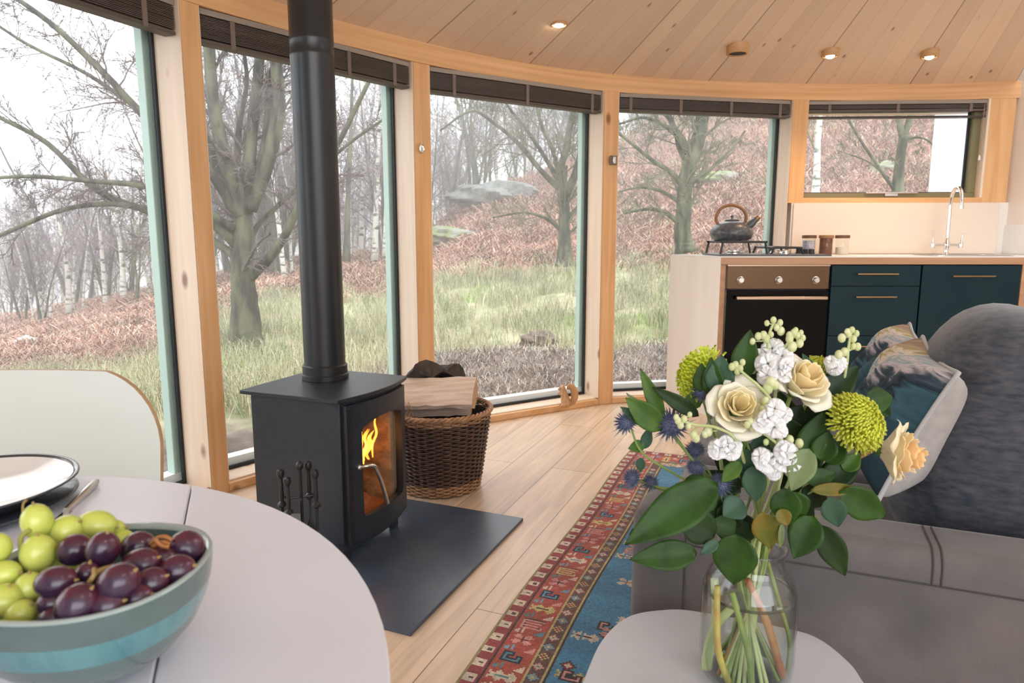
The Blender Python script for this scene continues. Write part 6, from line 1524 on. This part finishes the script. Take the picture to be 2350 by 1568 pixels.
# ---- bare trees
BK_OAK = M('mossy_grey_bark', (.055, .050, .042), .9, col2=(.14, .14, .09), scale=9, stretch=(1, 1, .3), detail=10, bump=1, bscale=30, lo=.4, hi=.6)
BK_GRN = M('green_algae_bark', (.05, .052, .032), .9, col2=(.15, .15, .09), scale=9, stretch=(1, 1, .3), detail=10, bump=1, bscale=30, lo=.4, hi=.6)
BK_BIR = M('silver_birch_bark', (.62, .60, .55), .8, col2=(.10, .12, .07), scale=5, stretch=(1, 1, 2.6), detail=5, lo=.52, hi=.62)
TWIG = M('grey_brown_twigs', (.11, .085, .085), .9, col2=(.16, .135, .12), scale=3)
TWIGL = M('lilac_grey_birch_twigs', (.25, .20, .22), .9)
TWIGG = M('greenish_twigs', (.13, .13, .08), .9, col2=(.20, .18, .13), scale=3)
def branch_path(p, d, ln, rn, n, wig, up):
    pts = [V(p)]; d = V(d).normalized()
    for i in range(n):
        d = (d+V((rn.gauss(0, wig), rn.gauss(0, wig), rn.gauss(0, wig)+up))).normalized(); pts.append(pts[-1]+d*ln/n)
    return pts
def grow(mb, pts, r0, r1, lvl, rn, cfg, sides):
    n = len(pts); mb.tube(pts, [lerp(r0, r1, i/(n-1)) for i in range(n)], sides, caps=False)
    if lvl >= cfg['lv']: return
    ln = sum((pts[i+1]-pts[i]).length for i in range(n-1)); nb = cfg['nb'][lvl]
    for k in range(nb):
        t = lerp(cfg['t0'][lvl], .98, (k+rn.random())/nb); f = t*(n-1); i = min(n-2, int(f)); p = lerp(pts[i], pts[i+1], f-i); d = (pts[i+1]-pts[i]).normalized()
        q = d.orthogonal().normalized(); q.rotate(Matrix.Rotation(rn.uniform(0, 6.283), 3, d)); a = cfg['ang'][lvl]*rn.uniform(.6, 1.3)
        nd = d*math.cos(a)+q*math.sin(a); L_ = ln*cfg['lr'][lvl]*rn.uniform(.6, 1.15)*(1-.45*t); rr = max(cfg['rmin'], lerp(r0, r1, t)*cfg['rr'][lvl])
        grow(mb, branch_path(p, nd, L_, rn, cfg['ns'][lvl], cfg['wig'], cfg['up'][lvl]), rr, max(cfg['rmin']*.6, rr*.3), lvl+1, rn, cfg, 3 if lvl > 0 else 5)
CF_B = dict(lv=3, nb=[16, 9, 5], t0=[.22, .15, .1], ang=[.75, .7, .7], lr=[.36, .5, .6], rr=[.42, .5, .6], ns=[6, 4, 3], wig=.11, up=[.06, .01, -.03], rmin=.0042)
CF_O = dict(lv=3, nb=[11, 9, 6], t0=[.18, .12, .1], ang=[.85, .75, .75], lr=[.55, .5, .5], rr=[.45, .5, .6], ns=[7, 5, 3], wig=.15, up=[.03, .01, .0], rmin=.0036)
# background woodland variants
def variant(seed, h, r, cfg, multi=1):
    rn = random.Random(seed); t_, b_ = MB(), MB()
    for m_ in range(multi):
        d = V((rn.gauss(0, .10+.12*(multi > 1)), rn.gauss(0, .1), 1)); pts = branch_path((rn.uniform(-.1, .1), rn.uniform(-.1, .1), -.15), d, h*rn.uniform(.85, 1), rn, 9, .05, .02)
        t_.tube(pts, [r*(1-.85*i/9) for i in range(10)], 7, caps=False)
        c2 = dict(cfg); sub = MB(); grow(sub, pts, r*.9, r*.1, 0, rn, c2, 3); off = 10*3
        b_.add(sub.v, sub.f)
    return t_, b_
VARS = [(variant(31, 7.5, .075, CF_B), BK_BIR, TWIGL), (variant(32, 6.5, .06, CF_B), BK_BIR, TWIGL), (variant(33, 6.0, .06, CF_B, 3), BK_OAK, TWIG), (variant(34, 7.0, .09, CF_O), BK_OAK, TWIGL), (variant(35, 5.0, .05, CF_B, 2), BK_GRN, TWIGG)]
LBS = ['slender silver birch with white trunk in the distant winter wood', 'small silver birch with fine lilac twigs in the distant wood', 'bare many stemmed bush tree in the misty background wood', 'bare grey spreading tree standing in the misty background wood', 'low greenish bare thicket tree at the edge of the wood']
PROT = []
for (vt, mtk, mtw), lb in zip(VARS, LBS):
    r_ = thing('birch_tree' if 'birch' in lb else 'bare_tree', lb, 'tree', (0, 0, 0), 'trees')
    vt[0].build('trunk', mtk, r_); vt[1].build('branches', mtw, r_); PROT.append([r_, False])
SPEC = [('slender white birch', 'white trunked birches in the far wood'), ('small lilac twigged birch', 'lilac twigged birches in the far wood'), ('bare many stemmed tree', 'many stemmed trees in the far wood'), ('bare grey spreading tree', 'grey spreading trees in the far wood'), ('low greenish thicket tree', 'thicket trees in the far wood')]
WINS = [(0, 352, 'the white chair window'), (455, 668, 'the left flue window'), (768, 925, 'the right flue window'), (985, 1372, 'the squirrel window'), (1420, 1800, 'the kettle window')]
ORD = 'leftmost second third fourth fifth sixth seventh eighth ninth tenth eleventh twelfth thirteenth fourteenth fifteenth sixteenth seventeenth eighteenth nineteenth twentieth'.split()
def put_tree(v, x, y, s, rz, label, group):
    pr = PROT[v]
    if not pr[1]: o = pr[0]; pr[1] = True
    else:
        o = pr[0].copy(); C.objects.link(o)
        for ch in pr[0].children:
            if ch.name.split('.')[0] in ('trunk', 'branches'):
                c = ch.copy(); c.parent = o; C.objects.link(c)
    o.location = (x, y, tz(x, y)-.1); o.rotation_euler = (0, 0, rz); o.scale = (s, s, s); o['label'] = label; o['group'] = group; return o
wr = random.Random(77)
plan = {}
for i in range(430):
    k = wr.uniform(-.76, .26); yr = float(np.interp(k, RK, RY)); Y = wr.uniform(yr-3.0, yr+13) if k < -.1 else wr.uniform(yr-1.5, yr+8)
    v = wr.choice([0, 1, 1, 2, 2, 3, 4]) if Y > 13 else wr.choice([1, 2, 4]); s_ = wr.uniform(.55, 1.0)*(1.0 if k > -.5 else .72); rz = wr.uniform(0, 6); pr_ = wr.random()
    if k > .02 and Y < yr+1: continue
    if pr_ > np.interp(k, [-.8, -.45, -.05, .0, .06, .12, .3], [.5, .62, .6, .32, .32, .5, .3]): continue
    x = k*Y; p_ = V((x, Y, tz(x, Y)+2*s_-H)); f_ = p_.y*math.cos(PIT)-p_.z*math.sin(PIT); px = 1175+F*x/f_
    for w_, (xa, xb, nm) in enumerate(WINS):
        if xa-12 < px < xb+12: plan.setdefault((w_, v), []).append((px, x, Y, s_, rz))
n_ = 0
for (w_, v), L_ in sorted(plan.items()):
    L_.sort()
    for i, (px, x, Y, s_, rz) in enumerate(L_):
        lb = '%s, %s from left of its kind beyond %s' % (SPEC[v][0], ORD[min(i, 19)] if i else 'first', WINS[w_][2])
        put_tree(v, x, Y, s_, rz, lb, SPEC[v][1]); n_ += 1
for pr in PROT:
    if not pr[1]:
        for c in list(pr[0].children): bpy.data.objects.remove(c)
        bpy.data.objects.remove(pr[0])
# wooded far hillside behind the trees, haze put into its pale lilac brown colour
def far(A, B): return A*B, B
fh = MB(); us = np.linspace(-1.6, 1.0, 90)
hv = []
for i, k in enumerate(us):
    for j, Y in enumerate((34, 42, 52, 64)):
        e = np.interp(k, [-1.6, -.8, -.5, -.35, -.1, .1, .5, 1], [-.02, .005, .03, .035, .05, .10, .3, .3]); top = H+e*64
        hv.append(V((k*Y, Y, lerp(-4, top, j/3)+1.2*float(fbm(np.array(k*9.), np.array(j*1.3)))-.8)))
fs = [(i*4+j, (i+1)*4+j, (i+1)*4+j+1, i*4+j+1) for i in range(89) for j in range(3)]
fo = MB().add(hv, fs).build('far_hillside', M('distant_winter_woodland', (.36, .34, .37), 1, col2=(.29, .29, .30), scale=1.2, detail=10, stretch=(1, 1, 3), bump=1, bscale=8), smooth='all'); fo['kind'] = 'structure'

# ---- the trees one can single out
def big_tree(name, label, stems, Yb, mtk, mtw, seed, cfg, dens=1, sides=10):
    """stems: list of (pixel path [(x,y,dY)], r0, r1); grown with side branches"""
    rn = random.Random(seed); base = aty(stems[0][0][0][0], stems[0][0][0][1], Yb)
    o = thing(name, label, 'tree', tuple(base)); tk, br = MB(), MB()
    for pth, r0, r1 in stems:
        P_ = bez([aty(x, y, Yb+dy) for x, y, dy in pth], 5); n = len(P_)
        rs = [lerp(r0, r1, (i/(n-1))**.8)*(1+.04*math.sin(i*2.3)) for i in range(n)]
        if pth is stems[0][0]:
            rs = [r*(1+.35*math.exp(-i/2.5)) for i, r in enumerate(rs)]
        tk.tube(P_, rs, sides, caps=True)
        sub = MB(); c2 = dict(cfg); ln = sum((P_[i+1]-P_[i]).length for i in range(n-1)); c2['nb'] = [max(2, int(cfg['nb'][0]*ln*dens/1.6)), cfg['nb'][1], cfg['nb'][2]]; c2['lr'] = [min(.6, .9/max(ln, .5))*cfg['lr'][0]/.36, *cfg['lr'][1:]]
        sp = P_[::2] if len(P_) > 8 else P_
        grow(sub, sp, r0*.9, r1*.9, 0, rn, c2, 3); br.add(sub.v, sub.f)
    tk.build('trunk', mtk, o, smooth='all'); br.build('branches', mtw, o); return o
CFM = dict(lv=3, nb=[9, 9, 7], t0=[.25, .15, .1], ang=[.9, .75, .7], lr=[.36, .5, .5], rr=[.30, .5, .6], ns=[6, 4, 3], wig=.12, up=[.03, .0, .0], rmin=.0032)
Z3 = [(-.0), 0, 0]
big_tree('many_stemmed_tree', 'big mossy many stemmed bare tree outside between the pine post and flue pipe', [
    ([(566, 812, 0), (562, 700, 0), (556, 620, 0), (560, 540, 0), (558, 480, 0), (562, 420, 0), (568, 370, 0)], .150, .052),
    ([(556, 500, 0), (530, 420, 0), (510, 340, -.1), (490, 240, -.2), (480, 110, -.3), (470, -60, -.3)], .085, .045),
    ([(552, 470, 0), (500, 390, .1), (478, 330, .1), (440, 250, .1), (400, 170, .2), (330, 90, .2)], .06, .02),
    ([(562, 490, 0), (570, 400, 0), (578, 300, .1), (590, 200, .1), (598, 100, .1), (610, -50, .2)], .075, .04),
    ([(570, 480, 0), (600, 410, 0), (625, 330, 0), (640, 230, 0), (632, 120, 0), (640, -60, 0)], .085, .05),
    ([(566, 460, 0), (600, 370, .1), (612, 300, .1), (620, 200, .2), (650, 90, .2), (690, -40, .3)], .05, .025),
    ([(556, 440, 0), (545, 370, .2), (548, 300, .2), (556, 250, .3), (566, 190, .3), (560, 120, .3), (540, 30, .3)], .04, .015),
    ([(570, 640, 0), (620, 590, -.1), (660, 530, -.1), (700, 440, -.2), (760, 360, -.2), (850, 180, -.2)], .055, .02),
    ([(552, 600, 0), (500, 560, 0), (440, 530, -.1), (370, 500, -.2), (280, 470, -.3), (150, 480, -.4), (0, 540, -.5), (-150, 600, -.5)], .045, .014),
    ([(548, 560, 0), (480, 510, -.1), (400, 490, -.2), (330, 480, -.2), (220, 435, -.3), (110, 330, -.4), (0, 270, -.5), (-120, 210, -.5)], .05, .015),
    ([(548, 500, 0), (470, 380, -.2), (350, 285, -.3), (240, 170, -.4), (130, 65, -.4), (30, -10, -.5)], .05, .02),
    ([(545, 530, 0), (460, 480, -.3), (340, 430, -.4), (200, 415, -.5), (60, 405, -.6), (-80, 415, -.6)], .04, .012),
    ([(548, 470, 0), (440, 350, .2), (330, 260, .2), (200, 170, .2), (60, 100, .2), (-60, 20, .2)], .035, .012),
    ([(560, 580, 0), (590, 520, .2), (640, 470, .3), (720, 400, .4), (800, 330, .4), (900, 260, .4)], .035, .012)],
    6.7, BK_OAK, TWIG, 5, CFM, .8)
big_tree('birch_like_tree', 'bare mossy tree with paler lichened trunk outside the third window', [
    ([(1297, 612, 0), (1296, 560, 0), (1294, 520, 0), (1296, 470, 0), (1292, 430, 0), (1296, 380, 0)], .125, .05),
    ([(1292, 470, 0), (1284, 400, 0), (1300, 340, 0), (1310, 280, 0), (1330, 200, 0), (1340, 100, 0)], .07, .035),
    ([(1298, 450, 0), (1320, 400, 0), (1335, 340, 0), (1345, 270, 0), (1352, 200, 0), (1370, 80, 0)], .07, .035),
    ([(1290, 440, 0), (1240, 390, 0), (1190, 330, 0), (1130, 280, 0), (1080, 255, 0), (1010, 300, 0)], .05, .015),
    ([(1290, 430, 0), (1250, 360, .2), (1210, 300, .2), (1170, 250, .3), (1140, 200, .3)], .045, .015),
    ([(1285, 420, 0), (1270, 350, -.2), (1240, 280, -.3), (1225, 200, -.3)], .04, .02),
    ([(1302, 500, 0), (1330, 470, 0), (1360, 400, 0), (1370, 340, 0)], .045, .02),
    ([(1290, 530, 0), (1250, 500, -.1), (1200, 488, -.2), (1130, 500, -.2)], .035, .012)],
    11.0, BK_OAK, TWIGG, 6, CFM, 1.4)
big_tree('spreading_tree', 'green mossy bare tree leaning right behind the kettle, fourth window', [
    ([(1573, 580, 0), (1566, 530, 0), (1570, 480, 0), (1572, 430, 0), (1582, 380, 0), (1600, 330, 0), (1612, 270, 0), (1618, 180, 0)], .112, .085),
    ([(1572, 440, 0), (1545, 400, 0), (1500, 370, 0), (1450, 330, 0), (1400, 290, 0)], .042, .015),
    ([(1585, 390, 0), (1560, 340, .1), (1550, 300, .1), (1530, 250, .1), (1500, 180, .1)], .05, .02),
    ([(1600, 420, 0), (1640, 380, 0), (1680, 340, 0), (1710, 300, 0)], .030, .012),
    ([(1566, 520, 0), (1530, 490, 0), (1490, 480, -.1), (1430, 490, -.1)], .04, .015),
    ([(1568, 470, 0), (1520, 440, .1), (1470, 430, .1), (1420, 440, .1)], .035, .012),
    ([(1590, 360, 0), (1540, 300, 0), (1480, 270, 0), (1420, 285, 0)], .035, .014),
    ([(1580, 350, 0), (1540, 280, -.2), (1520, 230, -.2)], .05, .02)],
    9.2, BK_GRN, TWIGG, 8, CFM, 1.5)
big_tree('birch_tree', 'white birch trunk at the left of the kitchen window', [([(1870, 460, 0), (1874, 400, 0), (1876, 330, 0), (1882, 250, 0), (1890, 120, 0)], .048, .034)], 9.0, BK_BIR, TWIGG, 9, CFM, .25)
big_tree('forked_tree', 'green mossy forked tree in the middle of the kitchen window', [
    ([(2060, 450, 0), (2062, 400, 0), (2068, 350, 0), (2074, 310, 0)], .055, .045), ([(2072, 320, 0), (2064, 280, 0), (2058, 220, 0), (2050, 120, 0)], .036, .026), ([(2074, 315, 0), (2088, 270, 0), (2092, 210, 0), (2100, 120, 0)], .036, .026),
    ([(2056, 440, 0), (2020, 390, 0), (1980, 330, 0), (1945, 270, 0), (1920, 200, 0)], .020, .011), ([(2040, 410, 0), (1990, 370, 0), (1920, 345, 0)], .013, .006), ([(2074, 318, 0), (2120, 318, 0), (2160, 345, 0), (2180, 330, 0)], .012, .006)], 7.6, BK_GRN, TWIGG, 10, CFM, .8)
big_tree('dark_tree', 'darker green trunk at the right of the kitchen window beside the pale board', [([(2170, 470, 0), (2168, 400, 0), (2172, 330, 0), (2178, 260, 0), (2180, 150, 0)], .065, .045), ([(2170, 370, 0), (2155, 320, 0), (2160, 300, 0)], .02, .01)], 9.4, BK_GRN, TWIGG, 11, CFM, .3)
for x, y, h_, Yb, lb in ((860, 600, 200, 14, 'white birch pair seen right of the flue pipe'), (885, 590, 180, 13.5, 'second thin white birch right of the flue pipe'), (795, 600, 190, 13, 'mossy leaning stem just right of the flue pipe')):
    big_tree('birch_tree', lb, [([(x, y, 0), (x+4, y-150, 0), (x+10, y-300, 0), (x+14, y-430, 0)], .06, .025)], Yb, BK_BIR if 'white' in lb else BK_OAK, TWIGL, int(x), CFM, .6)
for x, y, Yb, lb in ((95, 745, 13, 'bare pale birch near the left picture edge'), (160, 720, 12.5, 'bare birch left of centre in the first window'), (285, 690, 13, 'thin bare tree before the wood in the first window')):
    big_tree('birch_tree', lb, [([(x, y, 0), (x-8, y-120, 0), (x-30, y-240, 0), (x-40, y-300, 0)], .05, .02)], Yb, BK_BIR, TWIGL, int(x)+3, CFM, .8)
# ================================================================ CEILING LAMPS
def downlight(px, py, label, lit, energy, r=.046, drop=.045):
    p = ceil_hit(px, py); o = thing('ceiling_downlight', label, 'light', tuple(p), 'turned wood ceiling downlights'); z = p.z-drop+.012
    q = Matrix.Translation((p.x, p.y, 0))
    MB().lathe([(r, z+drop+.03), (r, z+.003), (r*.96, z), (r*.80, z), (r*.78, z+.010)], 36, q, cap0=False, cap1=False).build('wooden_housing', LAMPW, o, smooth=True)
    MB().lathe([(.001, z+.004), (r*.79, z+.005)], 30, q, cap0=False, cap1=False).build('reflector', M('lamp_reflector_%d' % px, (.012, .010, .009), .5), o)
    if lit: MB().ball(V((p.x, p.y, z+.004)), r*.52, 16, sc=(1, 1, .6)).build('bulb', M('lit_lamp_%d' % px, (1, 1, 1), .5, emit=(1, .84, .60), es=lit), o, smooth='all')
    if energy:
        light('downlight_or_fill_spot', 'SPOT', (p.x, p.y, z-.03), energy, (1, .66, .36), spot_size=math.radians(115), spot_blend=.8, shadow_soft_size=.025, aim=(p.x, p.y, 0))
    return o
downlight(1283, 55, 'bright lit round downlight alone in the middle of the ceiling', 60, 8, .040, .020)
downlight(1693, 105, 'large dark unlit round wooden ceiling fitting above the hob', 0, 0, .058, .055)
downlight(1906, 116, 'lit wooden downlight between the dark fitting and the rightmost lamp', 8, 15)
downlight(2134, 118, 'rightmost lit wooden downlight above the tap', 8, 15)
# added unseen warm fill spots overhead, without any fittings
for x, y in ((1.6, 1.0), (.6, -.2), (2.2, -.2)):
    light('downlight_or_fill_spot', 'SPOT', (x, y, 2.2), 6, (1, .74, .50), spot_size=math.radians(140), spot_blend=.9, shadow_soft_size=.03, aim=(x, y, 0))
# ================================================================ winter mist over the moor
def mist():
    n = 40; inner = [on(lerp(TH0-.02, TH1, i/n), .9) for i in range(n+1)]
    poly = [(p.x, p.y) for p in inner]+[(-4, -2), (-70, -2), (-70, 75), (60, 75), (60, 4.6), (6, 4.6)]
    mb = MB().prism(poly, -6, 26)
    m = bpy.data.materials.new('winter_mist'); m.use_nodes = True; t = m.node_tree; N, L = t.nodes, t.links
    for q in list(N): N.remove(q)
    o = N.new('ShaderNodeOutputMaterial'); s = N.new('ShaderNodeVolumeScatter'); s.inputs['Color'].default_value = (.94, .97, 1, 1); s.inputs['Density'].default_value = .015; s.inputs['Anisotropy'].default_value = .3
    L.new(s.outputs[0], o.inputs['Volume']); ob = mb.build('mist', m); tag(ob, 'thin winter mist hanging over the moorland slope and the wood', 'mist', kind='stuff')
mist()
